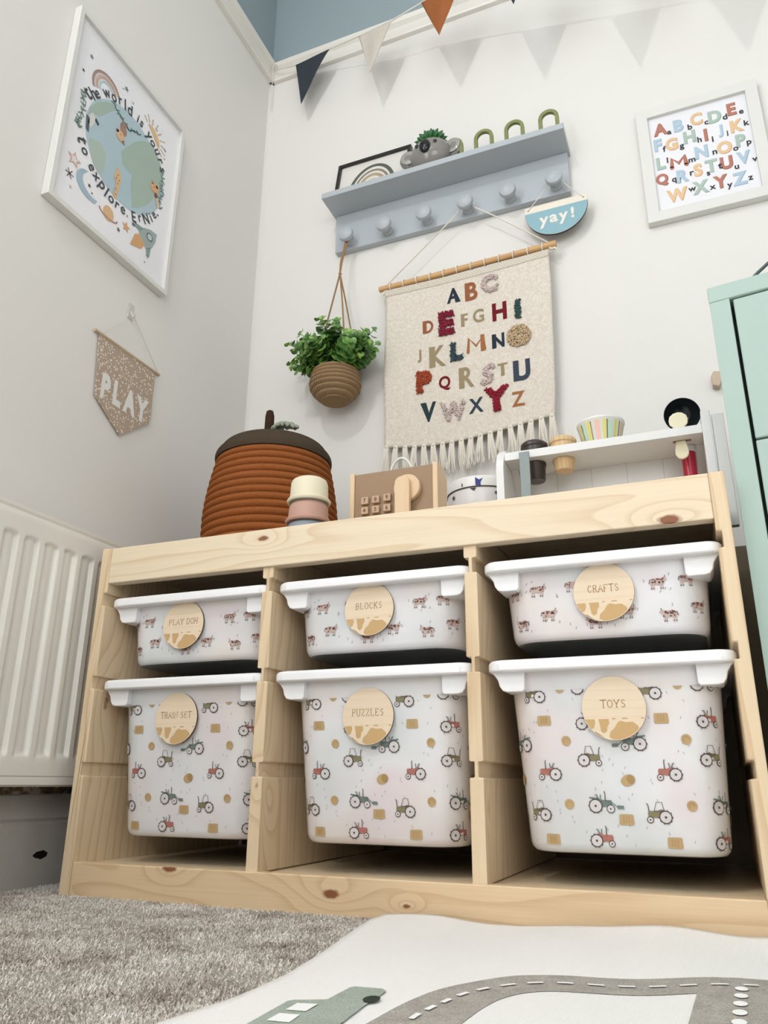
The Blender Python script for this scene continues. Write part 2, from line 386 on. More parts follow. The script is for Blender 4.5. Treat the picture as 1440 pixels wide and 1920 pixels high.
def smooth_path(pts, k=6):
    out = []
    for i in range(len(pts) - 1):
        p0, p1, p2, p3 = pts[max(i - 1, 0)], pts[i], pts[i + 1], pts[min(i + 2, len(pts) - 1)]
        for j in range(k):
            t = j / k; out.append(tuple(.5 * ((2 * p1[a]) + (p2[a] - p0[a]) * t + (2 * p0[a] - 5 * p1[a] + 4 * p2[a] - p3[a]) * t * t + (3 * p1[a] - p0[a] - 3 * p2[a] + p3[a]) * t ** 3) for a in range(len(p1))))
    return out + [pts[-1]]
outer = smooth_path([(.664, -.70), (.664, -.55), (.665, -.46), (.667, -.42), (.672, -.367), (.684, -.316), (.712, -.268), (.747, -.247), (.813, -.224), (.909, -.193), (1.1, -.13)])
inner = smooth_path([(.722, -.70), (.721, -.55), (.721, -.46), (.721, -.41), (.724, -.36), (.731, -.328), (.747, -.305), (.777, -.290), (.859, -.263), (.93, -.240), (1.1, -.185)])
A.m(GR); k = len(outer)
def fine(a, b, n=8): return [(a[0] + (b[0] - a[0]) * i / n, a[1] + (b[1] - a[1]) * i / n) for i in range(n + 1)]
for i in range(k - 1):
    q0, q1 = fine(outer[i], inner[i]), fine(outer[i + 1], inner[i + 1]); A.mb.add([A.P(*c) for c in q0 + q1], [(j, j + 1, 9 + j + 1, 9 + j) for j in range(8)])
lf, rt = [(.859 - .0008 * i, -.262 - .02 * i) for i in range(22)], [(.925 + .0 * i, -.238 - .02 * i) for i in range(22)]
A.lay = .5
for i in range(21):
    q0, q1 = fine(lf[i], rt[i]), fine(lf[i + 1], rt[i + 1]); A.mb.add([A.P(*c) for c in q0 + q1], [(j, j + 1, 9 + j + 1, 9 + j) for j in range(8)])
A.layer(3)
D = smooth_path([(.689, -.50), (.689, -.407), (.691, -.383), (.695, -.359), (.70, -.335), (.709, -.314), (.722, -.296), (.739, -.282), (.76, -.2715), (.781, -.264), (.803, -.257), (.825, -.250), (.847, -.243), (.869, -.236), (.891, -.230), (.94, -.213), (1.05, -.18)], 24)
acc = 0; seg = []; cum = 0
for i in range(len(D) - 1):
    cum += math.dist(D[i], D[i + 1]); ph = (cum % .0232)
    if ph < .0135: seg.append(D[i])
    elif len(seg) > 1: A.line(seg, .0040, WH, False); seg = []
    else: seg = []
for i in range(14): A.ell(.8895 - .0008 * i, -.246 - .0232 * i, .0048, .0072, WH, n=12)
A.layer(2)
A.poly([(.594, -.452), (.5925, -.40), (.595, -.3965), (.616, -.3905), (.6185, -.389), (.621, -.357), (.6235, -.3535), (.645, -.3515), (.6495, -.3555), (.6505, -.372), (.650, -.394), (.653, -.45), (.653, -.50), (.595, -.50)], SG)
A.layer(4)
A.poly([(.603, -.405), (.6185, -.404), (.6185, -.422), (.603, -.422)], WH); A.poly([(.603, -.430), (.6185, -.430), (.620, -.4475), (.603, -.4475)], WH); A.ell(.649, -.3815, .0058, .0085, BK, n=18)
A.build('printed_road', rug)

# ------------------------------------------------------------------ storage frame
H, W, T = .517, .94, .018
WX = wood('pine_lengthwise', 'X', knots=((.872, 0, .4625, .0075), (.302, -.001, .502, .0055), (.43, 0, .028, .0065), (.186, 0, .047, .0065), (.53, 0, .02, .003)), bands=34, seed=1.3, amp=1.5, contrast=.85)
WZ = wood('pine_upright', 'Z', light='#e6d0ae', dark='#c49f70', knots=((.012, .03, .275, .009), (.33, .03, .13, .006), (.312, .01, .155, .005), (.62, .02, .13, .003)), bands=60, seed=3.1, amp=1.0, contrast=1.0)
WB_ = wood('pine_plinth', 'X', light='#e2c7a0', dark='#bb9363', knots=((.43, 0, .028, .0065), (.186, 0, .047, .0065), (.53, 0, .02, .003)), bands=34, seed=5.3, amp=1.3, contrast=.8)
WS = wood('pine_shelf', 'X', light='#e2cfae', bands=50, seed=6.3, amp=1.0, contrast=.6)
fr = thing('storage_unit', (.47, .22, 0), 'low pine storage frame with three columns holding six plastic bins', 'storage unit')
NZ = ((.165, .184), (.292, .311), (.422, .442))
def upright(x0, z0, z1, left, right, y0=0.0, y1=.44, d=.0065):
    pl = [(x0, z0)]
    for a, b in NZ:
        if left: pl += [(x0, a), (x0 + d, a), (x0 + d, b), (x0, b)]
    pl += [(x0, z1), (x0 + T, z1)]
    for a, b in reversed(NZ):
        if right: pl += [(x0 + T, b), (x0 + T - d, b), (x0 + T - d, a), (x0 + T, a)]
    pl += [(x0 + T, z0)]
    m_ = MB().prism(pl, y0, y1, lambda u, v, w_: (u, w_, v)); return m_
upright(0, 0, H, False, True).build('side_panel', WZ, fr, bevel=.0018)
upright(W - T, 0, H, True, False).build('side_panel', WZ, fr, bevel=.0018)
for x in (.302, .610): upright(x, .046, .4895, True, True, .006, .44).build('divider', WZ, fr, bevel=.0018)
MB().box(T, .001, .458, W - T, .021, H - .0005).build('top_rail', WX, fr, bevel=.0015)
MB().box(T, .001, .002, W - T, .019, .048).build('bottom_rail', WB_, fr, bevel=.0015)
MB().box(T, .419, .458, W - T, .438, H - .001).build('back_rail', WX, fr, bevel=.0015)
MB().box(T, .0195, .030, W - T, .438, .045).build('bottom_board', WS, fr, bevel=.001)
MB().box(T, .0215, .490, W - T, .4185, .505).build('top_board', WS, fr, bevel=.001)

# ------------------------------------------------------------------ plastic bins
PL = NT('translucent_plastic'); PL.rough(.17); PL.b.inputs['Coat Weight'].default_value = .6; PL.b.inputs['Coat Roughness'].default_value = .06
oi_ = PL.n('ShaderNodeObjectInfo'); va = PL.n('ShaderNodeVectorMath', operation='MULTIPLY_ADD'); PL.l(oi_.outputs['Location'], va.inputs[0]); va.inputs[1].default_value = (7, 3, 11); PL.l(PL.obj(), va.inputs[2])
v1 = PL.noise(va.outputs[0], 7.0, 1.0); va2 = PL.n('ShaderNodeVectorMath', operation='ADD'); PL.l(va.outputs[0], va2.inputs[0]); va2.inputs[1].default_value = (5, 9, 2); v2 = PL.noise(va2.outputs[0], 9.0, 1.0)
PL.col(PL.mix(PL.ramp(v1, [(.45, (0, 0, 0, 1)), (.72, (.8, .8, .8, 1))]), PL.ramp(v2, [(.30, lin('#f6ebee')), (.45, lin('#f8f7f9')), (.60, lin('#f0f2f4')), (.75, lin('#e2e8e8'))]), PL.ramp(v2, [(.35, lin('#f8f0df')), (.6, lin('#f4e6e7'))])))
PL.b.inputs['Transmission Weight'].default_value = .0
tr = PL.n('ShaderNodeBsdfTranslucent'); tr.inputs[0].default_value = lin('#f2f2f6'); mxs = PL.n('ShaderNodeMixShader'); mxs.inputs[0].default_value = .12
om = PL.t.nodes['Material Output']; PL.l(PL.b.outputs[0], mxs.inputs[1]); PL.l(tr.outputs[0], mxs.inputs[2]); PL.l(mxs.outputs[0], om.inputs[0])
PR = plain('#fafafc', .35, name='white_plastic_rim')
def bin_dims(z, zb, zt):
    k = (z - zb) / (zt - zb); return .1145 + .0125 * k if zt - zb > .15 else .1215 + .0065 * k, .046 - .018 * k if zt - zb > .15 else .036 - .008 * k, .392 + .018 * k
def surf(s, z, h, zb, zt, cr=.042):  # point on the bin wall, s runs along the front from its middle
    hx, yf, yb = bin_dims(z, zb, zt); fl = hx - cr; sg = 1 if s >= 0 else -1; a = abs(s)
    if a <= fl: return (sg * a, yf - h, z)
    a -= fl; q = a / cr
    if q < PI / 2: return (sg * (fl + (cr + h) * math.sin(q)), yf + cr - (cr + h) * math.cos(q), z)
    return (sg * (hx + h), yf + cr + (a - cr * PI / 2), z)
def outline(hx, y0, y1, cr, n=7):
    o = []
    for cx, cy, a0 in ((hx - cr, y0 + cr, -PI / 2), (hx - cr, y1 - cr, 0), (-hx + cr, y1 - cr, PI / 2), (-hx + cr, y0 + cr, PI)):
        for k in range(n + 1): a = a0 + PI / 2 * k / n; o.append((cx + cr * math.cos(a), cy + cr * math.sin(a)))
    return o
def bin_body(zb, zt):
    m_ = MB(); rings = []
    prof = [(zb + .0006, -.030), (zb + .0006, -.012), (zb + .002, -.005), (zb + .006, -.0015), (zb + .012, 0)] + [(zb + .012 + (zt - zb - .012) * k / 5, 0) for k in range(1, 6)]
    inn = [(z, d - .0022) for z, d in reversed(prof)]; inn[-1] = (zb + .003, -.030)
    allr = prof + inn
    for z, d in allr:
        hx, yf, yb = bin_dims(z, zb, zt); rings.append([(x, y, z) for x, y in outline(hx + d, yf - d, yb + d, .042 + d * .9)])
    n = len(rings[0]); m_.v = [q for r in rings for q in r]
    for j in range(len(rings) - 1):
        for k in range(n): m_.face(j * n + k, j * n + (k + 1) % n, (j + 1) * n + (k + 1) % n, (j + 1) * n + k)
    m_.face(*range(n)); m_.face(*[(len(rings) - 1) * n + k for k in range(n)])
    return m_
def bin_rim(zb, zt):  # flange with rolled lip, corner lugs under it
    m_ = MB(); hx, yf, yb = bin_dims(zt, zb, zt); rings = []
    for dx, z, cr in ((.000, zt - .001, .03), (.0175, zt - .001, .018), (.0190, zt + .001, .018), (.0190, zt + .010, .018), (.0165, zt + .0130, .017), (.012, zt + .0140, .016), (-.001, zt + .0140, .038), (-.004, zt + .012, .036), (-.004, zt - .001, .036)):
        oy0 = yf - dx * 1.0; rings.append([(x, y, z) for x, y in outline(hx + dx, oy0, yb + dx, cr)])
    n = len(rings[0]); m_.v = [q for r in rings for q in r]; R_ = len(rings)
    for j in range(R_):
        for k in range(n): m_.face(j * n + k, j * n + (k + 1) % n, ((j + 1) % R_) * n + (k + 1) % n, ((j + 1) % R_) * n + k)
    for sg in (-1, 1):
        xo = hx + .0165; pl = [(xo, zt), (xo - .004, zt - .003), (xo - .009, zt - .010), (xo - .011, zt - .018), (xo - .015, zt - .0235), (xo - .021, zt - .025), (xo - .040, zt - .025), (xo - .0425, zt - .022), (xo - .043, zt)]
        m_.prism([(sg * u, v) for u, v in pl], yf - .006, yf + .040, lambda u, v, w_: (u, w_, v))
        m_.prism([(sg * u, v) for u, v in pl], yb - .030, yb + .004, lambda u, v, w_: (u, w_, v))
    return m_
INK, RED, OLV, TEA, HAY, HAY2, TAN = '#5c4b48', '#b47468', '#898262', '#72837d', '#c4a677', '#ae8f5e', '#c9a877'
def tractor(a, kind, x, z, flip):
    k = 1.0; a.at(x, z, k, 0, flip)
    R1, R2 = (.0072, .0038) if kind != 'loader' else (.0078, .0048); rx, fx = -.0075, .0095
    body = {'red': RED, 'cab': OLV, 'loader': TEA}[kind]; a.layer(0)
    a.poly([(-.0085, -.0035), (-.0085, .003), (-.003, .005), (.001, .003), (.0105, .003), (.0115, .001), (.0112, -.004), (0, -.0045)], body)
    a.layer(1)
    a.ell(rx, -.0035, R1, R1, INK, n=20); a.ell(fx, -.0065, R2, R2, INK, n=16)
    a.layer(2); wc = '#dcd8d8'; a.ell(rx, -.0035, R1 - .0012, None, wc, n=18); a.ell(fx, -.0065, R2 - .0009, None, wc, n=14)
    a.layer(3); a.ell(rx, -.0035, .0014, None, INK, n=8); a.ell(fx, -.0065, .001, None, INK, n=8)
    for q in range(10):
        an = 2 * PI * q / 10; a.line([(rx + R1 * math.cos(an), -.0035 + R1 * math.sin(an)), (rx + (R1 + .0008) * math.cos(an), -.0035 + (R1 + .0008) * math.sin(an))], .0012, INK, False)
    if kind == 'cab':
        a.line([(-.0065, .003), (-.0045, .0125), (.0015, .0125), (.0045, .003)], .0007, INK); a.line([(-.0065, .003), (.004, .003)], .0007, INK); a.line([(.0102, .003), (.0108, .009), (.012, .011)], .0010, INK)
    else:
        a.line([(.004, .003), (.0042, .0105), (.0036, .0125)], .0010, INK); a.line([(-.004, .005), (-.0055, .0085), (-.0065, .0088)], .0013, TEA); a.line([(-.0015, .005), (-.001, .0088)], .0011, TEA)
        if kind == 'loader':
            a.line([(-.0135, .0055), (-.005, .0045)], .0016, TEA); a.line([(.006, .002), (.012, .000), (.018, -.005)], .0010, TEA); a.poly([(.0175, -.0025), (.0245, -.003), (.0245, -.0065), (.0175, -.0065)], TEA)
def bale(a, kind, x, z):
    a.layer(0); a.at(x, z)
    if kind == 'r': a.ell(0, 0, .0056, .0058, HAY, n=16); a.layer(1); a.arc(0, 0, .003, .0006, 0, 4, HAY2)
    elif kind == 'c': a.ell(0, 0, .0084, .0062, HAY, rot=.35, n=18); a.layer(1); a.ell(.003, .0010, .0042, .0054, HAY2, rot=.3, n=14)
    else:
        a.poly([(-.0082, -.0048), (-.0076, .0052), (-.006, .0058), (.0065, .0058), (.008, .005), (.0084, -.0045), (.0072, -.0058), (-.0065, -.0058)], HAY); a.layer(1)
        for u in (-.003, 0, .003): a.line([(u, -.0038), (u, .0038)], .0006, HAY2)
def cow(a, x, z, flip, seed):
    a.at(x, z, 1.0, 0, flip); rr = random.Random(seed); a.layer(0); cb = '#c9b3ac'
    a.poly([(-.008, -.002), (-.0085, .0035), (-.005, .0052), (.004, .0048), (.0075, .0062), (.0105, .0055), (.0115, .0025), (.009, .002), (.007, -.0025), (0, -.0030)], cb)
    for u in (-.0072, -.0045, .0035, .006): a.line([(u, -.002), (u, -.0078)], .0014, cb, False)
    a.layer(1)
    for q in range(13): a.ell(rr.uniform(-.007, .008), rr.uniform(-.0015, .0045), rr.uniform(.0007, .0017), rr.uniform(.0006, .0014), rr.choice(['#7a4a40', '#8f5d50', '#5a3a36']), n=7)
    for u in (-.0072, -.0045, .0035, .006): a.line([(u, -.0068), (u, -.0080)], .0016, INK, False)
    a.line([(.0088, .0062), (.0095, .0082)], .0008, INK); a.line([(-.0085, .0035), (-.0098, -.001)], .0008, INK)
TILE = [('cab', .752, .189, 1), ('red', .702, .173, -1), ('c', .793, .163, 1), ('cab', .823, .127, -1), ('r', .723, .136, 1), ('loader', .761, .138, 1), ('b', .787, .120, 1), ('b', .8375, .0965, 1),
        ('red', .759, .1, 1), ('b', .700, .232, 1), ('red', .753, .231, 1), ('loader', .803, .207, -1), ('r', .725, .208, 1), ('r', .722, .270, 1), ('loader', .751, .273, 1), ('cab', .826, .264, -1), ('b', .794, .257, 9)]
COWS = [(.668, .393, 1), (.702, .395, 1), (.714, .363, 1), (.678, .353, -1), (.747, .398, 1), (.81, .36, 1), (.771, .35, -1)]
def wrap(big, zb, zt):
    a = Art(lambda s, z, h: surf(s, min(z, top), h + .0006, zb, zt)); top = zt - (.024 if big else .010); rr = random.Random(8)
    if big:
        for rep in (-1, 0, 1, 2):
            for kind, x, z, fl in TILE:
                s = x - .781 + .1368 * rep
                if fl == 9: continue
                if abs(s) > .185: continue
                if kind in 'rcb': bale(a, kind, s, z)
                else: tractor(a, kind, s, z, fl)
        for _ in range(110):
            s, z = rr.uniform(-.17, .17), rr.uniform(zb + .006, top - .004); an = rr.choice((1.1, 2.0, 1.4)); a.at(s, z, 1, an); a.layer(-.4); a.line([(-.0016, 0), (.0016, 0)], .0006, '#a8adb3', False)
    else:
        for rep in (-1, 0, 1, 2):
            for i, (x, z, fl) in enumerate(COWS):
                s = x - .781 + .1815 * rep
                if abs(s) < .175: cow(a, s, z, fl, i)
        for _ in range(60):
            s, z = rr.uniform(-.17, .17), rr.uniform(zb + .014, top - .004); an = rr.choice((.9, 1.3, 1.8)); a.at(s, z, 1, an); a.layer(-.4); a.line([(-.0018, 0), (.0018, 0)], .0007, '#8f979c', False)
    return a
TW = wood('birch_disc', 'X', light='#ecdac0', dark='#dcc4a0', bands=70, seed=2, amp=.6, contrast=.5, rough=.6); EN, EN2 = plain('#cfab78', .7), plain('#a17f55', .7)
EDGE = plain('#4a2f22', .7)
SER = {'T': [[(0, 1), (1, 1)], [(.5, 1), (.5, 0)]], 'R': [[(.1, 0), (.1, 1), (.6, 1), (.8, .88), (.8, .65), (.6, .52), (.1, .52)], [(.5, .52), (.9, 0)]], 'A': [[(0, 0), (.5, 1), (1, 0)], [(.2, .36), (.8, .36)]],
       'I': [[(.5, 0), (.5, 1)]], 'N': [[(.1, 0), (.1, 1), (.9, 0), (.9, 1)]], 'S': [[(.82, .82), (.5, 1), (.2, .85), (.2, .66), (.8, .36), (.8, .14), (.5, 0), (.15, .16)]], 'E': [[(.8, .8), (.8, 1), (.1, 1), (.1, 0), (.82, 0), (.82, .2)], [(.1, .52), (.6, .52)]],
       'P': [[(.15, 0), (.15, 1), (.65, 1), (.85, .87), (.85, .6), (.65, .47), (.15, .47)]], 'U': [[(.1, 1), (.1, .25), (.3, 0), (.7, 0), (.9, .25), (.9, 1)]], 'Z': [[(.1, .82), (.1, 1), (.88, 1), (.1, 0), (.9, 0), (.9, .2)]],
       'L': [[(.15, 1), (.15, 0), (.85, 0), (.85, .22)]], 'O': [[(.5, 1), (.15, .85), (.02, .5), (.15, .15), (.5, 0), (.85, .15), (.98, .5), (.85, .85), (.5, 1)]], 'Y': [[(0, 1), (.5, .45), (.5, 0)], [(1, 1), (.5, .45)]],
       'D': [[(.12, 0), (.12, 1), (.55, 1), (.88, .8), (.95, .5), (.88, .2), (.55, 0), (.12, 0)]], 'H': [[(.1, 0), (.1, 1)], [(.9, 0), (.9, 1)], [(.1, .5), (.9, .5)]], 'B': [[(.12, 0), (.12, 1), (.6, 1), (.8, .87), (.8, .67), (.6, .54), (.12, .54)], [(.6, .54), (.88, .4), (.88, .15), (.6, 0), (.12, 0)]],
       'C': [[(.9, .78), (.6, 1), (.25, .9), (.05, .5), (.25, .1), (.6, 0), (.92, .2)]], 'K': [[(.12, 0), (.12, 1)], [(.85, 1), (.12, .42)], [(.36, .6), (.92, 0)]], 'F': [[(.85, .8), (.85, 1), (.12, 1), (.12, 0)], [(.12, .52), (.6, .52)]], ' ': []}
def serif_text(a, txt, cx, cz, h, width, mat):
    ws = [(.35 if c in 'I ' else .75) for c in txt]; tot = sum(ws) + .22 * (len(ws) - 1); kx = width / tot; x = cx - width / 2
    for c, wd in zip(txt, ws):
        for st in SER[c]:
            pts = [(x + (u if c != 'I' else .5) * wd * kx, cz - h / 2 + v * h) for u, v in st]; a.line(pts, h * .105, mat, False)
            for (u, v), q in zip((st[0], st[-1]), (pts[0], pts[-1])):
                if v in (0, 1) and c not in 'ZSCOEL' or (c == 'L' and v == 1): a.line([(q[0] - .13 * h, q[1]), (q[0] + .13 * h, q[1])], h * .07, mat, False)
        x += (wd + .22) * kx
def name_tag(parent, px, pz, yf, txt, wfac):
    r = .0372; c = Vector((px, yf - .0024, pz))
    d = MB(); d.lathe([(r, 0), (r, .0004), (r, .0026), (r - .0004, .003), (.0, .003)], (px, yf - .0005, pz), (0, -1, 0), 56)
    d.mi = [1 if i < 56 * 2 else 0 for i in range(len(d.mi))]
    o = d.build('name_tag', [TW, EDGE], parent, label='round wooden name tag')
    a = Art(lambda u, v, h: (u, yf - .0035 - h * .4, v)); a.at(px, pz, r)
    serif_text(a, txt, 0, .13, .235, wfac, EN2)
    a.at(px, pz, r); ck = lambda ang: (.975 * math.cos(math.radians(ang)), .975 * math.sin(math.radians(ang)))
    a.poly([(-.90, -.34), (-.62, -.34), (-.60, -.45), (-.66, -.62), (-.74, -.64), ck(217), ck(208), ck(200)], EN)
    a.poly([(-.5, -.34), (-.18, -.34), (-.17, -.48), (-.24, -.58), (-.26, -.72), (-.36, -.78), (-.44, -.72), (-.46, -.58)], EN)
    a.poly([(-.20, -.90), (-.16, -.74), (-.02, -.62), (.08, -.46), (.18, -.40), (.34, -.45), (.55, -.44), (.70, -.56), (.73, -.64), ck(-38), ck(-50), ck(-62), ck(-74), ck(-84), ck(-94)], EN)
    a.poly([(-.62, -.72), (-.48, -.82), (-.36, -.90), ck(248), ck(238), ck(230)], EN2)
    for u0, u1 in ((-.08, .04), (.22, .42), (.80, .92)): a.poly([(u0, -.35), (u1, -.35), (u1 - .03, -.31), (u0 + .03, -.31)], EN)
    a.build('lettering', o)
BX = (.1655, .4705, .7805)
big0 = thing('storage_bin', (BX[2], .2, .08), '', 'storage bin'); small0 = thing('storage_bin', (BX[2], .2, .33), '', 'storage bin')
ZBIG, ZSM = (.0805, .292), (.3285, .421)
protos = {}
for key, (zb, zt), big in (('big', ZBIG, True), ('small', ZSM, False)):
    root = big0 if big else small0
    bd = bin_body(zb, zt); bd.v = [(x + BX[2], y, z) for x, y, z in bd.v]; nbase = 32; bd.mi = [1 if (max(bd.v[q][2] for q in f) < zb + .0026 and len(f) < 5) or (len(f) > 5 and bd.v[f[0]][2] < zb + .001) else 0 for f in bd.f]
    bd.build('body', [PL.m, plain('#5f605b', .3, name='shaded_contents_base')], root, smooth=35)  # opaque dark grey base paints in the shade beneath and contents seen through
    rm = bin_rim(zb, zt); rm.v = [(x + BX[2], y, z) for x, y, z in rm.v]; rm.build('rim', PR, root, smooth=35, bevel=.0012)
    wp = wrap(big, zb, zt); wp.mb.v = [(x + BX[2], y, z) for x, y, z in wp.mb.v]; wp.build('printed_wrap', root, label='farm print of tractors and hay bales' if big else 'farm print of brown spotted cows')
GB = 'clear plastic bins in the pine frame'
specs = [(big0, 2, 'TOYS', .78, .0, 'deep clear bin printed with tractors, wooden tag reading TOYS, lower right', .2445), (big0, 1, 'PUZZLES', 1.24, -.002, 'deep clear bin printed with tractors, wooden tag reading PUZZLES, lower middle', .2425), (big0, 0, 'TRAIN SET', 1.44, -.004, 'deep clear bin printed with tractors, wooden tag reading TRAIN SET, lower left', .2465),
         (small0, 2, 'CRAFTS', 1.02, .0, 'shallow clear bin printed with cows, wooden tag reading CRAFTS, upper right', .3855), (small0, 1, 'BLOCKS', 1.08, -.002, 'shallow clear bin printed with cows, wooden tag reading BLOCKS, upper middle', .3875), (small0, 0, 'PLAY DOH', 1.42, -.006, 'shallow clear bin printed with cows, wooden tag reading PLAY DOH, upper left', .3865)]
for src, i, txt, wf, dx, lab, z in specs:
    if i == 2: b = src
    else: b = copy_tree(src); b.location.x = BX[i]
    b['label'] = lab; b['category'] = 'storage bin'; b['group'] = GB
    specs_root = b; b['_t'] = 1
for src, i, txt, wf, dx, lab, z in specs:
    b = [o for o in C.objects if o.get('label') == lab][0]; del b['_t']
    zz = ZBIG if src is big0 else ZSM
    name_tag(b, BX[i] + dx + (.004 if i == 2 else (-.003 if i == 1 else -.006)), z, bin_dims(z - .037 if src is big0 else z + .037, *zz)[1] - .0003 if False else min(bin_dims(z + q, *zz)[1] for q in (-.03, .03)) - .0002, txt, wf)

# ------------------------------------------------------------------ radiator
rad = thing('radiator', (-.055, -.3, .14), 'white ribbed panel radiator on the left wall below the pennant', 'radiator')
RP = plain('#efece4', .32, name='radiator_enamel')
def rdepth(y, z):
    ph = ((y + .0575 + .0055) / .0395) % 1.0   # ridge in the first part of each pitch
    rid = .28; e = .09
    if ph < rid: d = 0.0
    elif ph < rid + e: d = (ph - rid) / e
    elif ph < 1 - e: d = 1.0 - .35 * math.sin(PI * (ph - rid - e) / (1 - rid - 2 * e))
    else: d = (1 - ph) / e
    zt_ = .506 + .004 * (1 - abs(2 * (ph - rid) / (1 - rid) - 1)) if ph > rid else .51
    k = min(1, max(0, (zt_ - z) / .007)) * min(1, max(0, (z - .190) / .007)); k = k * k * (3 - 2 * k)
    return -.03 - .0075 * d * k
zs = [.1492, .152, .158, .1615, .163, .1645, .168, .180, .189, .192, .195, .198, .204] + [.22 + .04 * i for i in range(7)] + [.485, .495, .4985, .5015, .504, .5065, .509, .5115, .520, .530, .538, .541, .543, .5465, .549, .5502]
seamf = lambda z: -.0022 if abs(z - .163) < .0012 else (-.0016 if abs(z - .541) < .0012 else 0)
ys = [-.95 + .0020 * i for i in range(int(1.24 / .0020) + 1)]
mb = MB(); mb.v = [(rdepth(y, z) + seamf(z) - (.004 if z > .5495 or z < .1495 else 0), y, z) for z in zs for y in ys]; n = len(ys)
for j in range(len(zs) - 1):
    for i in range(n - 1): mb.face(j * n + i, j * n + i + 1, (j + 1) * n + i + 1, (j + 1) * n + i)
b = len(mb.v); mb.v += [(-.052, y, .1492) for y in (ys[0], ys[-1])] + [(-.052, y, .5502) for y in (ys[0], ys[-1])]
mb.face(b, b + 1, b + 3, b + 2)
mb.box(-.051, ys[0], .1495, -.0385, ys[-1], .5498)
mb.build('front_panel', RP, rad, smooth=50)
MB().box(-.085, -.95, .15, -.073, .29, .545).box(-.073, -.95, .535, -.051, .29, .546).build('rear_panel', RP, rad, bevel=.003)
for b0 in (-.80, .20): MB().box(XL + .0005, b0, .22, -.085, b0 + .03, .50).build('bracket', RP, rad)

# ------------------------------------------------------------------ coat shelf
BL_ = plain('#b6bdc3', .38, name='blue_grey_paint'); cs = thing('coat_shelf', (.43, .55, 1.447), 'blue grey painted wall shelf with six round pegs', 'shelf')
MB().box(.131, .542, 1.447, .731, .5595, 1.560).build('back_board', BL_, cs, bevel=.0015)
MB().box(.125, .467, 1.560, .736, .5595, 1.576).build('shelf_board', BL_, cs, bevel=.0015)
KX = (.176, .279, .384, .4885, .592, .700)
for kx in KX:
    MB().lathe([(r_ * 1.32, h_ * 1.30) for r_, h_ in [(.0105, 0), (.0105, .003), (.0085, .005), (.0085, .009), (.0098, .011), (.0085, .013), (.0098, .0155), (.0112, .017), (.0148, .021), (.0152, .025), (.0140, .0285), (.0095, .0312), (.0001, .0322)]], (kx, .542, 1.4695), (0, -1, 0), 32).build('peg', BL_, cs, smooth=40)
# framed rainbow print leaning on the shelf
rf = thing('picture_frame', (.24, .53, 1.576), 'small black framed rainbow print leaning on the blue grey shelf', 'picture frame')
def leanf(u, v, h): k = v / .15; return (.134 + u, .519 + .030 * k - h, 1.5765 + v)
def framebars(m_, w_, h_, b, fn, d0, d1):
    for q in (((0, 0), (w_, 0), (w_ - b, b), (b, b)), ((0, h_), (b, h_ - b), (w_ - b, h_ - b), (w_, h_)), ((0, 0), (b, b), (b, h_ - b), (0, h_)), ((w_, 0), (w_, h_), (w_ - b, h_ - b), (w_ - b, b))):
        m_.prism(list(q), d0, d1, fn)
m = MB(); framebars(m, .207, .150, .0085, leanf, -.006, .007); m.build('frame', plain('#26221f', .4), rf)
m = MB(); m.prism([(.005, .005), (.202, .005), (.202, .145), (.005, .145)], -.004, .0, leanf)
pr_ = m.build('print', plain('#e9e6df', .35), rf); a = Art(lambda u, v, h: leanf(u, v, h)); 
for rr_, wd, co in ((.062, .010, '#5b6157'), (.050, .007, '#8f8373'), (.039, .010, '#b5a184'), (.028, .006, '#d4cdc0'), (.019, .009, '#5b6157')): a.arc(.103, .020, rr_, wd, 0, PI, co, 28, rr_ * 1.55)
a.build('artwork', pr_)
# koala planter
kp = thing('koala_planter', (.41, .503, 1.576), 'glossy grey ceramic koala planter with green succulent on the shelf', 'planter')
KG = plain('#8b8884', .12, name='grey_glaze'); kc = Vector((.409, .500, 1.624))
MB().ball(kc, .0475, 1.10, .80, 1.0, 32, 20).build('head', KG, kp, smooth=60)
for sg in (-1, 1):
    e = kc + Vector((sg * .0560, .006, .010)); rt_ = Matrix.Rotation(sg * -.25, 3, 'Z')
    m = MB().ball(e, .0270, 1, .45, 1, 24, 14, rt_); o = m.build('ear', KG, kp, smooth=60)
    MB().lathe([(.0190, 0), (.0205, .001), (.0190, .0025), (.0001, -.001)], e + Vector((sg * .001, -.0110, 0)), (sg * -.12, -1, 0), 24).build('inner_ear', plain('#a7a4a0', .12), o, smooth=60)
MB().ball(kc + Vector((-.003, -.0385, .000)), .0150, .95, .55, 1.25, 20, 14).build('nose', plain('#15161a', .1), kp, smooth=60)
for sg in (-1, 1): MB().ball(kc + Vector((-.002 + sg * .0235, -.0335, .0100)), .0048, 1, .6, 1.2, 12, 8).build('eye', plain('#15161a', .1), kp, smooth=60)
m = MB(); random.seed(2)
for ring, (nn, el, ln) in enumerate(((14, .12, .036), (12, .55, .034), (7, 1.05, .028))):
    for k in range(nn):
        an = 2 * PI * (k + ring * .5) / nn; d = Vector((math.cos(an) * math.cos(el), math.sin(an) * math.cos(el) * .7, math.sin(el))); p0 = kc + Vector((0, .001, .043)) + d * .008
        m.tube([p0, p0 + d * ln * .45, p0 + d * ln * .8, p0 + d * ln], [.0035, .0070, .0045, .0003], 6)
m.build('succulent', plain('#2f6a38', .4), kp, smooth=60)
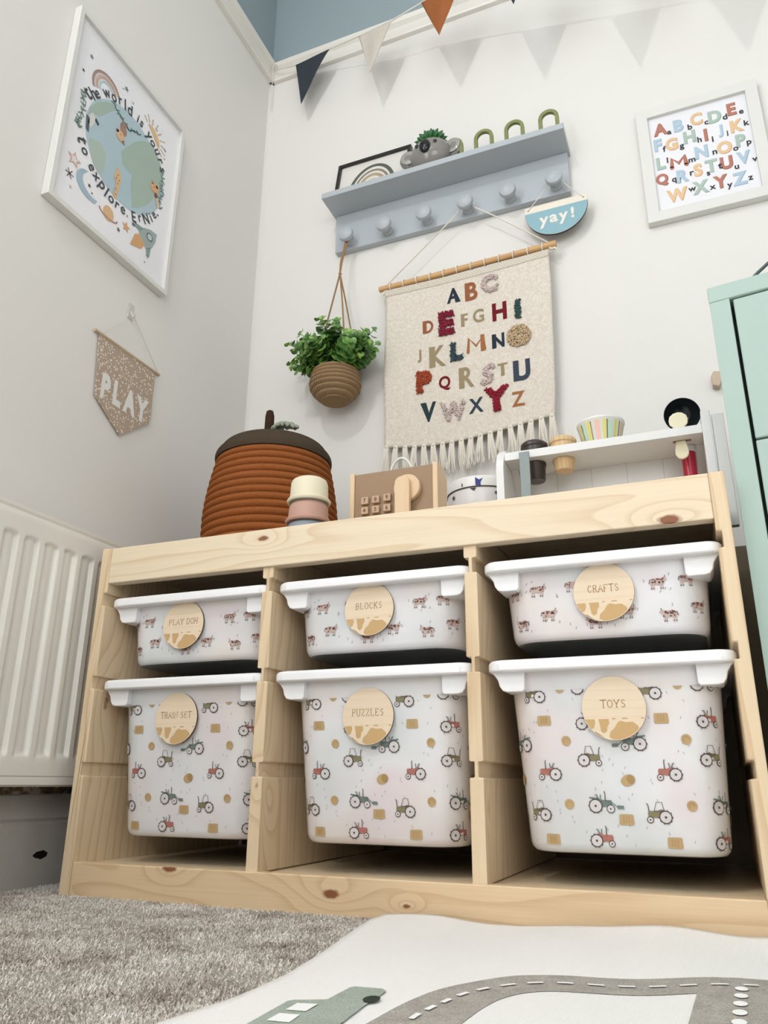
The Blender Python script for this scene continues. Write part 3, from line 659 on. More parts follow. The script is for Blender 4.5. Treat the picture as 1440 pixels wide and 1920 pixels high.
# yarn loops
YG = fabric('green_yarn', '#a3aa78', 700, .8, '#4f5a38', .25)
for i, rx in enumerate((.468, .5435, .6185, .700)):
    m = MB()
    for q, rad_ in enumerate((.0215, .0175)):
        for yy in (-.003, .003):
            pts = [(rx - rad_, .500 + yy, 1.5775), (rx - rad_, .500 + yy, 1.61)] + [(rx - rad_ * math.cos(PI * k / 12), .500 + yy, 1.632 + rad_ * math.sin(PI * k / 12)) for k in range(13)] + [(rx + rad_, .500 + yy, 1.61), (rx + rad_, .500 + yy, 1.5775)]
            m.tube(pts, .0024, 8)
    o = m.build('yarn_loop', YG, smooth=60)
    tag(o, ['green yarn loop half hidden behind the koala ear on the shelf', 'green yarn loop on the shelf, nearest clear one to the koala', 'green yarn loop in the middle of the three clear ones on the shelf', 'green yarn loop at the right end of the shelf above the hanging sign'][i], 'ornament', 'green yarn loops on the wall shelf')

# ------------------------------------------------------------------ yay sign
ys_ = thing('hanging_sign', (.697, .52, 1.34), 'half round blue and cream sign reading yay! hanging from the right peg', 'sign')
sy = .5265; rr_ = .0705
half = [(.697 + rr_ * math.cos(PI + PI * k / 30), 1.3990 + rr_ * math.sin(PI + PI * k / 30)) for k in range(31)]; half = [(half[0][0], 1.416)] + half + [(half[-1][0], 1.416)]
MB().prism(half, sy, sy + .004, lambda u, v, w_: (u, w_, v)).build('board', plain('#efe6d6', .5), ys_, label='cream wooden half round board', bevel=.0004)
MB().prism([(.697 + (rr_ + .0004) * math.cos(PI + PI * k / 30), 1.3990 + (rr_ + .0004) * math.sin(PI + PI * k / 30)) for k in range(31)], sy + .0006, sy + .0046, lambda u, v, w_: (u, w_, v)).build('dark_edge', plain('#23282c', .6), ys_)
a = Art(lambda u, v, h: (u, sy - h, v))
a.poly([(.697 + rr_ * .995 * math.cos(PI + PI * k / 30), 1.3990 + rr_ * .995 * math.sin(PI + PI * k / 30)) for k in range(31)], '#8fb8c4'); a.layer(1)
a.glyph('y', .6685, 1.3655, .030, '#efe9df', .03); a.glyph('a', .6905, 1.3710, .0215, '#efe9df', .03); a.glyph('y', .7125, 1.3655, .030, '#efe9df', .03); a.glyph('!', .7330, 1.3745, .029, '#efe9df', .03)
a.ell(.6345, 1.408, .0016, None, '#3a2a20', n=10); a.ell(.7595, 1.408, .0016, None, '#3a2a20', n=10); a.build('lettering', ys_)
MB().tube([(.6345, sy - .001, 1.408), (.684, .5235, 1.4620), (.6875, .529, 1.4740), (.700, .5295, 1.4830), (.7125, .529, 1.4740), (.716, .5235, 1.4620), (.7595, sy - .001, 1.408)], .0010, 6).build('cord', plain('#e6e3dc', .8), ys_)

# ------------------------------------------------------------------ hanging plant
hp = thing('hanging_plant', (.17, .492, .98), 'artificial eucalyptus in a rope pot hanging by jute from the leftmost peg', 'plant')
RO = NT('jute_rope'); wv = RO.n('ShaderNodeTexWave', wave_type='BANDS', bands_direction='DIAGONAL'); RO.l(RO.obj(), wv.inputs[0]); wv.inputs['Scale'].default_value = 150.0; wv.inputs['Distortion'].default_value = 2.0
RO.col(RO.mix(wv.outputs['Fac'], lin('#8d7358'), lin('#a98e6c'))); RO.rough(1); RO.b.inputs['Specular IOR Level'].default_value = .05; RO.bump(wv.outputs['Fac'], .35, .001)
pc = Vector((.1685, .492, 0)); prof = []; z0, z1 = .993, 1.068; nr = 7
for k in range(nr * 6 + 1):
    t = k / (nr * 6); z = z0 + (z1 - z0) * t; R_ = .0610 * (1 - (max(0, .50 - t) / .50) ** 2 * .42) * (1 - max(0, t - .45) ** 1.5 * .34); prof.append((R_ - .0050 + .0056 * abs(math.sin(PI * k / 6)), z))
bot = [(r, z0 - .002 - .002 * abs(math.sin(r * 330))) for r in (.0001, .008, .012, .016, .020, .024, .028, .032)]
m = MB().lathe(bot + prof + [(.05, z1 - .002), (.0001, z1 - .006)], pc, (0, 0, 1), 64); m.build('pot', RO.m, hp, smooth=50)
random.seed(11); fm = MB(); 
LF = NT('leaf_green'); oi = LF.n('ShaderNodeTexNoise'); LF.l(LF.map((1, 1, 1)), oi.inputs['Vector']); oi.inputs['Scale'].default_value = 55; LF.col(LF.ramp(oi.outputs['Fac'], [(.35, lin('#3f6a33')), (.5, lin('#639446')), (.66, lin('#a0c363'))])); LF.rough(.45)
def leaf(c, n_, r):
    n_ = Vector(n_).normalized(); a_ = n_.orthogonal().normalized(); b_ = n_.cross(a_); b = len(fm.v); fm.v.append(tuple(c - n_ * r * .15))
    for k in range(10): t = 2 * PI * k / 10; fm.v.append(tuple(c + (a_ * math.cos(t) + b_ * math.sin(t) * .88) * r + n_ * r * .16 * math.cos(2 * t)))
    for k in range(10): fm.face(b, b + 1 + k, b + 1 + (k + 1) % 10)
def sprig(d, ln, base, sag=0.0):
    pts = []; q = Vector(base); dd_ = Vector(d).normalized()
    for k in range(9): pts.append(q.copy()); q += dd_ * ln / 8; dd_ = (dd_ + Vector((0, 0, -sag))).normalized()
    for p_ in pts:
        p_.y = min(p_.y, .545)
    fm.tube(pts, .0009, 5)
    for k in range(1, 9):
        r = (.0150 if k < 6 else .0112 if k < 8 else .0078) * random.uniform(.85, 1.1)
        tdir = (pts[k] - pts[k - 1]).normalized(); sd = tdir.orthogonal().normalized(); sd = Matrix.Rotation(k * 1.57 + random.uniform(-.4, .4), 3, tdir) @ sd
        for g in (-1, 1):
            c = pts[k] + sd * g * r * .9; c.y = min(c.y, .547); leaf(c, tdir + sd * g * -.35 + Vector((random.uniform(-.3, .3), random.uniform(-.5, .1), random.uniform(-.1, .3))), r)
    leaf(pts[-1] + dd_ * .002, (random.uniform(-.5, .5), -1, .2), .0062)
for k in range(62):
    an = 2 * PI * k / 62 * 5 + random.uniform(-.2, .2); el = (.02, .35, .75, 1.15)[k % 4] + random.uniform(-.1, .2)
    ln = random.uniform(.058, .088); d = (math.cos(an) * math.cos(el), math.sin(an) * math.cos(el) * .7 - .1, math.sin(el))
    sprig(d, ln, pc + Vector((math.cos(an) * .018, math.sin(an) * .016, z1 + .006 + random.uniform(0, .034))), random.uniform(-.02, .03))
sprig((-.85, -.1, .62), .128, pc + Vector((-.02, 0, z1 + .02))); sprig((-.30, -.1, 1), .142, pc + Vector((0, 0, z1 + .01))); sprig((.9, -.2, .62), .105, pc + Vector((.02, 0, z1 + .02))); sprig((.95, -.2, .30), .10, pc + Vector((.02, 0, z1 + .01))); sprig((-.95, -.2, .25), .10, pc + Vector((-.02, 0, z1 + .01)))
fm.build('foliage', LF.m, hp)
JU = plain('#9c7b55', .95, bump=.5, bscale=500)
m = MB(); kz = 1.346
for dx_ in (-.0028, 0, .0028): m.tube([(.1755 + dx_, .5335, 1.4835), (.1755 + dx_, .5270, 1.4825), (.1745 + dx_, .5225, 1.462), (.1715 + dx_ * .7, .512, 1.42), (.1690 + dx_ * .6, .503, 1.38), (.1680, .500, kz)], .0021, 6)
m.tube([(.1655, .500, kz - .002), (.171, .500, kz + .001)], .0036, 8)
for (ex, ey) in ((-.050, -.01), (.040, -.030), (.052, .012)):
    m.tube([(.168, .500, kz), (.168 + ex * .35, .498 + ey * .3, kz - .09), (pc.x + ex * .8, pc.y + ey * .8, 1.13), (pc.x + ex, pc.y + ey, z1 - .01)], .0021, 6)
m.build('cord', JU, hp, smooth=60)

# ------------------------------------------------------------------ alphabet wall hanging
ah = thing('wall_hanging', (.475, .535, .87), 'cream woven alphabet wall hanging with tassels on a bamboo rod', 'wall hanging')
BAM = wood('bamboo', 'X', light='#cf9f62', dark='#a87640', bands=60, seed=4, amp=.5, contrast=.7)
m = MB().tube([(.262, .5300, 1.2935), (.34, .530, 1.295), (.42, .5305, 1.2965), (.55, .530, 1.3005), (.62, .530, 1.302), (.691, .530, 1.3045)], [.0072, .0070, .0076, .0072, .0074, .0078], 18); m.build('rod', BAM, ah, smooth=50)
CC = plain('#ebe4d8', .95, bump=.5, bscale=700)
m = MB()
for k in range(12):
    x = .292 + k * .0335; zc = 1.2937 + (x - .262) * .0255
    m.tube([(x + .0006 * math.sin(t), .530 + .0092 * math.cos(t), zc + .0092 * math.sin(t) - .001) for t in [2 * PI * q / 14 for q in range(14)]], .0016, 6, closed=True)
m.tube([(.279, .530, 1.2855), (.275, .528, 1.281), (.277, .524, 1.272)], .003, 6); m.tube([(.676, .530, 1.296), (.682, .527, 1.290), (.688, .526, 1.291), (.691, .528, 1.287)], .0034, 6)
m.tube([(.281, .530, 1.302), (.42, .526, 1.415), (.472, .5235, 1.4600), (.476, .5285, 1.4740), (.4885, .5295, 1.4830), (.501, .5285, 1.4740), (.505, .5235, 1.4600), (.56, .526, 1.415), (.674, .530, 1.312)], .0017, 6)
m.build('cord', CC, ah, smooth=60)
CL = NT('woven_cotton'); n1 = CL.noise(CL.map((1, 1, .35)), 900.0, 2.0, .7); n2 = CL.noise(CL.map((.35, 1, 1)), 900.0, 2.0, .7); n3 = CL.noise(CL.obj(), 130.0, 3.0)
hgt = CL.math('ADD', CL.math('MULTIPLY', n1, n2), CL.math('MULTIPLY', n3, .3))
CL.col(CL.mix(CL.ramp(hgt, [(.25, (0, 0, 0, 1)), (.55, (1, 1, 1, 1))]), lin('#d3c7b8'), lin('#f4eee4'))); CL.rough(1); CL.b.inputs['Specular IOR Level'].default_value = 0; CL.bump(hgt, .7, .0022)
def cloth_pt(u, v, h=0):  # world x,z -> point on the cloth
    k = (1.29 - v) / .43
    y = .5285 + .006 * math.sin(u * 16 + k * 2) * k + .006 * k
    return (u, y - h, v)
def cloth_xz(s, t):
    zt_ = 1.2895 + (s - .5) * .008 - .004 * math.sin(PI * s); zb_ = .875 - .014 * math.sin(PI * min(1, s * 1.05)) + .010 * s * s; z = zt_ + (zb_ - zt_) * t
    xl = .279 - .004 * t + .0012 * math.sin(t * 9); xr = .672 - .001 * t - .024 * max(0, t - .55) ** 1.5 * 1.6 + .0015 * math.sin(t * 8)
    return xl + (xr - xl) * s, z
MB().grid(lambda s, t: cloth_pt(*cloth_xz(s, t)), 60, 60).build('cloth', CL.m, ah, smooth=60, solid=.003, side=1)
m = MB()  # double woven header band
m.grid(lambda s, t: cloth_pt(*cloth_xz(s, t * .042), .0012), 60, 3); HB = NT('herringbone_band'); wv = HB.n('ShaderNodeTexWave', wave_type='BANDS', bands_direction='DIAGONAL'); HB.l(HB.map((1, 0, 1)), wv.inputs[0]); wv.inputs['Scale'].default_value = 90.0; wv.inputs['Distortion'].default_value = 1.0
HB.col(HB.mix(wv.outputs['Fac'], lin('#c9bfb0'), lin('#e2dacd'))); HB.rough(1); HB.bump(wv.outputs['Fac'], .5, .001); m.build('header_band', HB.m, ah, smooth=60)
LET = dict(A=(.449, 1.230, .040), B=(.492, 1.230, .049), C=(.535, 1.239, .045), D=(.385, 1.161, .034), E=(.430, 1.160, .060), F=(.473, 1.159, .033), G=(.506, 1.162, .035), H=(.555, 1.161, .047), I=(.597, 1.155, .045), J=(.363, 1.089, .033), K=(.406, 1.080, .055), L=(.452, 1.083, .045), M=(.498, 1.091, .043), N=(.549, 1.087, .037), O=(.596, 1.087, .056),
           P=(.373, 1.021, .054), Q=(.421, 1.009, .037), R=(.473, 1.013, .053), S=(.523, 1.008, .048), T=(.556, 1.013, .032), U=(.598, 1.002, .052), V=(.381, .945, .049), W=(.440, .936, .046), X=(.493, .939, .037), Y=(.540, .944, .057), Z=(.587, .935, .036))
NAVY, RUST, PINK, WINE, TAUP, TERR = '#333d4a', '#a5684a', '#cfb3b0', '#7d2430', '#a99878', '#98443a'
LC = dict(A=(NAVY, .012), B=(RUST, .018), C=('#f5e2de', 'f'), D=(RUST, .01), E=('#a23a50', 'f'), F=(TAUP, .0), G=(TAUP, .012), H=(WINE, .03), I=('#50706c', 'f'), J=(TAUP, .035), K=(TAUP, .0), L=('#51676f', 'f'), M=('#b0754e', .018), N=(NAVY, .015), O=('#f0d5ae', 'o'), P=('#c96243', 'f'), Q=(WINE, .016), R=(TAUP, .0), S=('#f5e2de', 'fs'), T=(TAUP, .0), U=('#46505e', .03), V=('#33444a', .01), W=('#f5e2de', 'fw'), X=('#3c4c58', .014), Y=('#b03648', 'f'), Z=('#b0754e', .01))
a = Art(lambda u, v, h: cloth_pt(u, v, h + .0004)); fl = MB(); flm = []
def tuftmat(hexc): return fabric('tufted_' + hexc.strip('#'), hexc, 420, 1.0, '#2a1512', .22)
rnd = random.Random(5)
for ch, (x, z, h) in LET.items():
    colr, mode = LC[ch]
    mt = fabric('stitched_' + colr.strip('#'), colr, 900, .5, '#2a2520', .15)
    if isinstance(mode, float):
        
        if ch == 'M': a.em(x, z, h * .98, mt, h * .17); a.poly([(x + h * .24, z - h * .49), (x + h * .46, z - h * .49), (x + h * .46, z + h * .49), (x + h * .24, z + h * .49)], mt)
        else: a.glyph(ch, x, z, h * .98, mt, mode + .012, sxf=.84)
        if ch in 'BDRKFTJNHUX':   # heavy left stem
            a.layer(.3); bx = x - h * {'B': .20, 'D': .22, 'R': .22, 'K': .22, 'F': .14, 'T': .0, 'M': .30, 'N': .24, 'H': .28, 'U': .24, 'J': -.06, 'X': 0}[ch]; wd = h * .24
            if ch in 'BDRKFTUN': a.poly([(bx - wd / 2, z - h * .48), (bx + wd / 2, z - h * .48), (bx + wd / 2, z + h * .48), (bx - wd / 2, z + h * .48)], mt)
            a.layer(0)
        if ch == 'V': a.poly([(x - h * .36, z + h * .5), (x - h * .10, z + h * .5), (x + h * .10, z - h * .30), (x + .0, z - h * .5)], mt)
        if ch == 'A': a.poly([(x + h * .36, z - h * .5), (x + h * .10, z - h * .5), (x - h * .06, z + h * .40), (x + .0, z + h * .5)], mt)
    else:  # tufted letters stand proud of the cloth
        tm = tuftmat(colr)
        if tm not in flm: flm.append(tm)
        fl.cur = flm.index(tm)
        pts = []
        if mode == 'o':
            for _ in range(520):
                r_ = .027 * math.sqrt(rnd.random()); t = rnd.uniform(0, 2 * PI)
                if r_ < .004: continue
                pts.append((x + r_ * math.cos(t), z + r_ * math.sin(t), .0022, rnd.uniform(.002, .006)))
        else:
            vs, fs = glyph(ch, .05 if mode == 'f' else .02); ys0 = min(q[1] for q in vs); ys1 = max(q[1] for q in vs); xs0 = min(q[0] for q in vs); xs1 = max(q[0] for q in vs); k = h / (ys1 - ys0); kx = k * (.92 if mode == 'f' else .95)
            if ch == 'W': kx = .058 / (xs1 - xs0)
            tot = []
            for f in fs:
                for q in range(1, len(f) - 1):
                    A3 = [vs[f[0]], vs[f[q]], vs[f[q + 1]]]; ar = abs((A3[1][0] - A3[0][0]) * (A3[2][1] - A3[0][1]) - (A3[2][0] - A3[0][0]) * (A3[1][1] - A3[0][1])) / 2; tot.append((ar, A3))
            S_ = sum(t_[0] for t_ in tot); N_ = int(S_ * k * kx / (.0020 ** 2) * 2.2)
            for ar, A3 in tot:
                c_ = ar / S_ * N_; c_ = int(c_) + (rnd.random() < c_ - int(c_))
                for _ in range(c_):
                    r1, r2 = math.sqrt(rnd.random()), rnd.random(); px_ = sum(wt * v_[0] for wt, v_ in zip((1 - r1, r1 * (1 - r2), r1 * r2), A3)); pz_ = sum(wt * v_[1] for wt, v_ in zip((1 - r1, r1 * (1 - r2), r1 * r2), A3))
                    pts.append((x + (px_ - (xs0 + xs1) / 2) * kx + (.25 * (pz_ - (ys0 + ys1) / 2) * k if ch == 'S' else 0) + rnd.uniform(-.0026, .0026), z + (pz_ - (ys0 + ys1) / 2) * k + rnd.uniform(-.002, .002), rnd.uniform(.0015, .0024), rnd.uniform(.001, .0045)))
        for (u, v, r_, hh_) in pts:
            c_ = Vector(cloth_pt(u, v, hh_)); o6 = [Vector((r_, 0, 0)), Vector((0, 0, r_)), Vector((-r_, 0, 0)), Vector((0, 0, -r_)), Vector((0, -r_, 0)), Vector((0, r_, 0))]
            rm_ = Matrix.Rotation(rnd.uniform(0, 1.5), 3, 'Y') @ Matrix.Rotation(rnd.uniform(0, 1), 3, 'X'); b = len(fl.v); fl.v += [tuple(c_ + rm_ @ q) for q in o6]
            for f in ((0, 1, 4), (1, 2, 4), (2, 3, 4), (3, 0, 4), (1, 0, 5), (2, 1, 5), (3, 2, 5), (0, 3, 5)): fl.face(*[b + i for i in f])
a.build('lettering', ah, label='flat stitched alphabet letters'); fl.build('tufted_lettering', flm, ah, smooth=80, label='raised fluffy alphabet letters')
m = MB(); rnd = random.Random(3); NT_ = 18
for k in range(NT_):
    s = .015 + k / (NT_ - 1) * .97; x, z = cloth_xz(s, 1.0); p0 = Vector(cloth_pt(x, z)); sw = rnd.uniform(-.004, .004)
    for q in range(8):
        ox = (q - 3.5) * .0012; ln = rnd.uniform(.056, .074) * (1 + .15 * (s < .1)); e = rnd.uniform(-.006, .006)
        m.tube([p0 + Vector((ox * .6, 0, .004)), p0 + Vector((ox, -.003, -.004)), p0 + Vector((ox * 1.2 + sw * .3, -.004, -.014)), p0 + Vector((ox * 1.8 + sw + rnd.uniform(-.001, .001), -.002, -ln * .6)), p0 + Vector((ox * 2.2 + sw + e, -.001, -ln))], [.0014, .0017, .0014, .0013, .0009], 5)
    m.tube([p0 + Vector((-.004, -.001, -.001)), p0 + Vector((0, -.006, -.003)), p0 + Vector((.004, -.001, -.001))], .0016, 5)
m.build('fringe', CC, ah, smooth=60)

# ------------------------------------------------------------------ framed alphabet print (back wall)
fa = thing('picture_frame', (1.02, .55, 1.31), 'white framed coloured alphabet print on the back wall at right', 'picture frame')
ft = lambda u, v, h: (.8885 + u, .5595 - h, 1.3075 + v)
m = MB(); framebars(m, .2525, .3075, .0245, ft, 0, .0185); m.build('frame', plain('#e6e6e2', .35), fa, bevel=.0006)
m = MB().prism([(.018, .018), (.2345, .018), (.2345, .2895), (.018, .2895)], .001, .010, ft); pp = m.build('print', plain('#f0f0f5', .25), fa)
a = Art(lambda u, v, h: (u, .5495 - h, v))
UP = {'A': (0.937, 1.556), 'B': (0.975, 1.553), 'C': (1.013, 1.557), 'D': (1.050, 1.550), 'E': (1.085, 1.557), 'F': (0.928, 1.514), 'G': (0.956, 1.507), 'H': (0.994, 1.514), 'I': (1.027, 1.507), 'J': (1.057, 1.507), 'K': (1.090, 1.509), 'L': (0.929, 1.463), 'M': (0.965, 1.455), 'N': (1.013, 1.465), 'O': (1.059, 1.461), 'P': (1.092, 1.468), 'Q': (0.927, 1.418), 'R': (0.969, 1.415), 'S': (1.001, 1.420), 'T': (1.028, 1.422), 'U': (1.058, 1.420), 'V': (1.092, 1.422), 'W': (0.953, 1.369), 'X': (1.001, 1.374), 'Y': (1.041, 1.375), 'Z': (1.078, 1.371)}
LO = {'a': (0.953, 1.540), 'b': (0.996, 1.540), 'c': (1.030, 1.539), 'd': (1.068, 1.541), 'e': (1.101, 1.542), 'f': (0.938, 1.499), 'g': (0.974, 1.491), 'h': (1.011, 1.499), 'i': (1.037, 1.490), 'j': (1.067, 1.495), 'k': (1.107, 1.510), 'l': (0.941, 1.466), 'm': (0.990, 1.449), 'n': (1.037, 1.454), 'o': (1.078, 1.449), 'p': (1.105, 1.454), 'q': (0.949, 1.407), 'r': (0.986, 1.415), 's': (1.018, 1.403), 't': (1.043, 1.415), 'u': (1.074, 1.401), 'v': (1.110, 1.409), 'w': (0.982, 1.373), 'x': (1.022, 1.365), 'y': (1.055, 1.357), 'z': (1.096, 1.365)}
c4 = dict(zip('ABCDEFGHIJKLMNOPQRSTUVWXYZ', 'RBYGRBYGRBYGRBYGRBYGRBYGRB')); c4 = {**c4, 'C': 'Y', 'D': 'G', 'E': 'R', 'F': 'B', 'G': 'Y', 'H': 'G', 'I': 'R', 'J': 'B', 'K': 'Y', 'L': 'G', 'M': 'R', 'N': 'B', 'O': 'Y', 'P': 'G', 'Q': 'R', 'R': 'B', 'S': 'Y', 'T': 'G', 'U': 'R', 'V': 'B', 'W': 'Y', 'X': 'G', 'Y': 'R', 'Z': 'B'}
CM = {'R': '#b97a68', 'B': '#b3cbdc', 'Y': '#e8c49a', 'G': '#b0c4bb'}; CD = {'R': '#93584a', 'B': '#8ea9bd', 'Y': '#c99e70', 'G': '#8ba397'}
for ch, (x, z) in UP.items():
    a.layer(0)
    if ch == 'M': a.em(x + .0009, z - .0009, .033, CD[c4[ch]], .0088)
    else: a.glyph(ch, x + .0009, z - .0009, .0340, CD[c4[ch]], .045, sxf=.84)
for ch, (x, z) in UP.items():
    a.layer(1)
    if ch == 'M': a.em(x, z, .032, CM[c4[ch]], .0080)
    else: a.glyph(ch, x, z, .0330, CM[c4[ch]], .042, sxf=.84)
for ch, (x, z) in LO.items(): a.layer(3); a.glyph(ch, x + .0025, z, 1.12 * {'a': .009, 'c': .009, 'e': .009, 'm': .009, 'n': .010, 'o': .009, 'r': .010, 's': .009, 'u': .009, 'v': .009, 'w': .009, 'x': .009, 'z': .009}.get(ch, .0135), '#2c2c30', .022)
a.build('lettering', pp)

# ------------------------------------------------------------------ framed world print (left wall)
fw = thing('picture_frame', (-.1, .02, 1.15), 'tall thin white framed illustrated globe print on the left wall', 'picture frame')
fl_ = lambda u, v, h: (XL + .0005 + h, -.150 + u, 1.1475 + v)
m = MB(); framebars(m, .3385, .4555, .0105, fl_, 0, .0175); m.build('frame', plain('#e4e4e0', .3), fw, bevel=.0006)
m = MB().prism([(.006, .006), (.3325, .006), (.3325, .4495), (.006, .4495)], .001, .009, fl_); pp = m.build('print', plain('#f6f6fa', .22), fw)
a = Art(lambda u, v, h: (XL + .0096 + h, u, v)); gx, gz = .027, 1.381
a.ell(gx, gz, .117, .112, '#b4cbd4', n=48); a.layer(1)
SGE, SG2 = '#a9bdb1', '#b3c4b9'
a.poly([(.024, 1.408), (.045, 1.442), (.067, 1.464), (.095, 1.482), (.122, 1.462), (.138, 1.44), (.141, 1.415), (.134, 1.379), (.101, 1.321), (.079, 1.295), (.061, 1.285), (.050, 1.33), (.049, 1.358), (.021, 1.358), (.011, 1.385)], SGE)
a.poly([(-.083, 1.412), (-.069, 1.438), (-.044, 1.463), (-.020, 1.478), (-.022, 1.462), (-.036, 1.444), (-.055, 1.415), (-.071, 1.406), (-.086, 1.391)], SGE); a.poly([(-.073, 1.345), (-.044, 1.358), (-.028, 1.345), (-.026, 1.306), (-.038, 1.286), (-.056, 1.299), (-.068, 1.315)], SG2)
a.layer(2); VN = '#7a938a'
for vine in ([(-.104, 1.43), (-.104, 1.415), (-.100, 1.395), (-.103, 1.37), (-.108, 1.352), (-.100, 1.345)], [(-.03, 1.478), (-.012, 1.466), (.004, 1.46), (.02, 1.452), (.038, 1.463), (.055, 1.47)], [(.135, 1.44), (.141, 1.42), (.139, 1.40), (.145, 1.385), (.138, 1.365), (.146, 1.345)]):
    v_ = smooth_path(vine, 4); a.line(v_, .0018, VN)
    for q in range(1, len(v_), 2): a.ell(v_[q][0] + .004, v_[q][1] + .002, .0055, .0018, VN, rot=.8 + q); a.ell(v_[q][0] - .004, v_[q][1], .0055, .0018, VN, rot=2.2 + q)
def ltxt(items, up, size=.026):
    for ch, x, z in items:
        th = math.atan2(z - gz, x - gx); a.layer(4); small = ch in 'eowrisuxnac'
        a.glyph(ch, x, z, size * (.62 if small and ch != 'i' else (.22 if ch in ',.' else 1.0)) * (.85 if ch == 'i' else 1), '#3f474d', .012, rot=(th - PI / 2) if up else (th + PI / 2), sxf=.9)
ltxt([('t', -.0955, 1.434), ('h', -.0835, 1.447), ('e', -.0715, 1.455), ('w', -.049, 1.479), ('o', -.029, 1.488), ('r', -.011, 1.497), ('l', .003, 1.502), ('d', .018, 1.503), ('i', .044, 1.503), ('s', .056, 1.500), ('y', .080, 1.488), ('o', .096, 1.483), ('u', .112, 1.474), ('r', .126, 1.460), ('s', .135, 1.444)], True)
ltxt([('t', -.090, 1.322), ('o', -.080, 1.304), ('e', -.058, 1.284), ('x', -.043, 1.274), ('p', -.027, 1.264), ('l', -.011, 1.263), ('o', .003, 1.257), ('r', .021, 1.256), ('e', .038, 1.258), (',', .052, 1.254)], False)
ltxt([('E', .070, 1.2665), ('r', .088, 1.276), ('N', .105, 1.289), ('i', .119, 1.303), ('e', .1285, 1.316), ('.', .139, 1.324)], False, .023)
a.layer(1)
for r_, wd, co in ((.0385, .0055, '#a98a84'), (.0325, .0035, '#dccbc4'), (.027, .0055, '#cdaea0'), (.019, .004, '#b5cdd4')):
    a.at(-.050, 1.484, 1, .50); a.arc(0, 0, r_, wd, 0, PI, co, 24)
a.at(.093, 1.500, 1, -.7); a.ell(0, .004, .026, .017, '#e0bd8f', a0=0, a1=PI, n=20)
for k in range(9): t = PI * k / 8; a.line([(.031 * math.cos(t), .004 + .022 * math.sin(t)), ((.043 + .004 * (k % 2)) * math.cos(t), .004 + (.036 + .004 * (k % 2)) * math.sin(t))], .0026, '#ddc0a0' if k % 2 else '#d3a996')
a.at()
a.poly([(-.050 + .040 * math.cos(t), 1.243 + .030 * math.sin(t)) for t in [2.2 + 2.9 * k / 14 for k in range(15)]] + [(-.040 + .034 * math.cos(t), 1.250 + .026 * math.sin(t)) for t in [5.0 - 2.7 * k / 14 for k in range(15)]], '#a9c1cf')
a.ell(.002, 1.222, .0150, .0165, '#dfba8c', n=22); a.layer(2); a.arc(.002, 1.219, .025, .0030, 2.9, 6.6, '#b8897a', 26, .008)
a.layer(1); a.at(.119, 1.250, 1.32, -.76)
a.poly([(-.014, -.018), (-.016, 0), (-.010, .016), (0, .028), (.010, .016), (.016, 0), (.014, -.018)], '#a3b2b0'); a.poly([(-.009, -.018), (-.012, -.03), (0, -.054), (.012, -.03), (.009, -.018)], '#d9a878'); a.poly([(-.015, -.002), (-.028, -.018), (-.024, -.024), (-.014, -.016)], '#8fa1a2'); a.poly([(.015, -.002), (.028, -.018), (.024, -.024), (.014, -.016)], '#8fa1a2')
a.layer(2); a.ell(0, .005, .0075, None, '#5b6a72', n=18); a.layer(3); a.ell(0, .005, .0055, None, '#c6d0d6', n=18); a.at()
a.layer(3)  # animals
a.poly([(-.083, 1.395), (-.075, 1.405), (-.066, 1.398), (-.068, 1.382), (-.075, 1.366), (-.083, 1.372)], '#dcdad6'); a.poly([(-.066, 1.400), (-.056, 1.394), (-.058, 1.387), (-.068, 1.393)], '#3b4750'); a.poly([(-.090, 1.388), (-.081, 1.385), (-.078, 1.352), (-.086, 1.356)], '#4f6069')
a.ell(.008, 1.440, .010, .014, '#a98377', rot=.4); a.layer(4); a.ell(.002, 1.418, .012, .0125, '#dcb892', rot=.3); a.ell(-.008, 1.424, .0042, None, '#a98377'); a.ell(.013, 1.409, .0042, None, '#a98377'); a.line([(.012, 1.448), (.016, 1.462)], .003, '#a98377'); a.line([(.004, 1.45), (.002, 1.464)], .003, '#a98377'); a.layer(5); a.ell(.002, 1.421, .0014, None, INK, n=8); a.layer(3)
a.poly([(.006, 1.342), (.016, 1.336), (.022, 1.318), (.020, 1.298), (.016, 1.268), (.006, 1.268), (.010, 1.300), (.002, 1.312)], '#deb98c'); a.layer(4)
for q in ((.012, 1.325), (.008, 1.315), (.014, 1.305), (.011, 1.29), (.012, 1.277), (.017, 1.315)): a.ell(q[0], q[1], .0018, None, '#a3705a', n=8)
a.ell(.119, 1.380, .013, .011, '#dfac80', rot=.5); a.poly([(.118, 1.370), (.130, 1.372), (.142, 1.345), (.134, 1.340)], '#d9c1a8'); a.ell(.111, 1.390, .004, None, '#c98e66'); a.ell(.126, 1.389, .004, None, '#c98e66'); a.layer(5); a.ell(.126, 1.366, .005, .006, '#6e3d33'); a.ell(.117, 1.382, .0013, None, INK, n=8)
a.layer(1)
for x, z, r_, co in ((-.100, 1.267, .018, '#d8b4a2'), (.053, 1.228, .013, '#dba983'), (-.100, 1.525, .006, '#7d8790'), (.001, 1.543, .007, '#7d8790'), (.072, 1.249, .006, '#5a646c'), (.034, 1.207, .006, '#5a646c'), (.024, 1.528, .005, '#c9c3b8'), (.105, 1.528, .003, INK), (.138, 1.500, .004, '#7d8790'), (.139, 1.478, .0025, INK), (-.114, 1.475, .0045, INK), (-.055, 1.243, .005, INK), (-.046, 1.232, .003, INK), (-.098, 1.205, .004, '#d9b3a4'), (.125, 1.205, .004, '#d9b3a4'), (.118, 1.188, .0025, INK), (-.008, 1.535, .0025, INK)):
    a.star(x, z, r_, co)
a.layer(2); a.star(-.100, 1.267, .0115, '#e6e4e6')
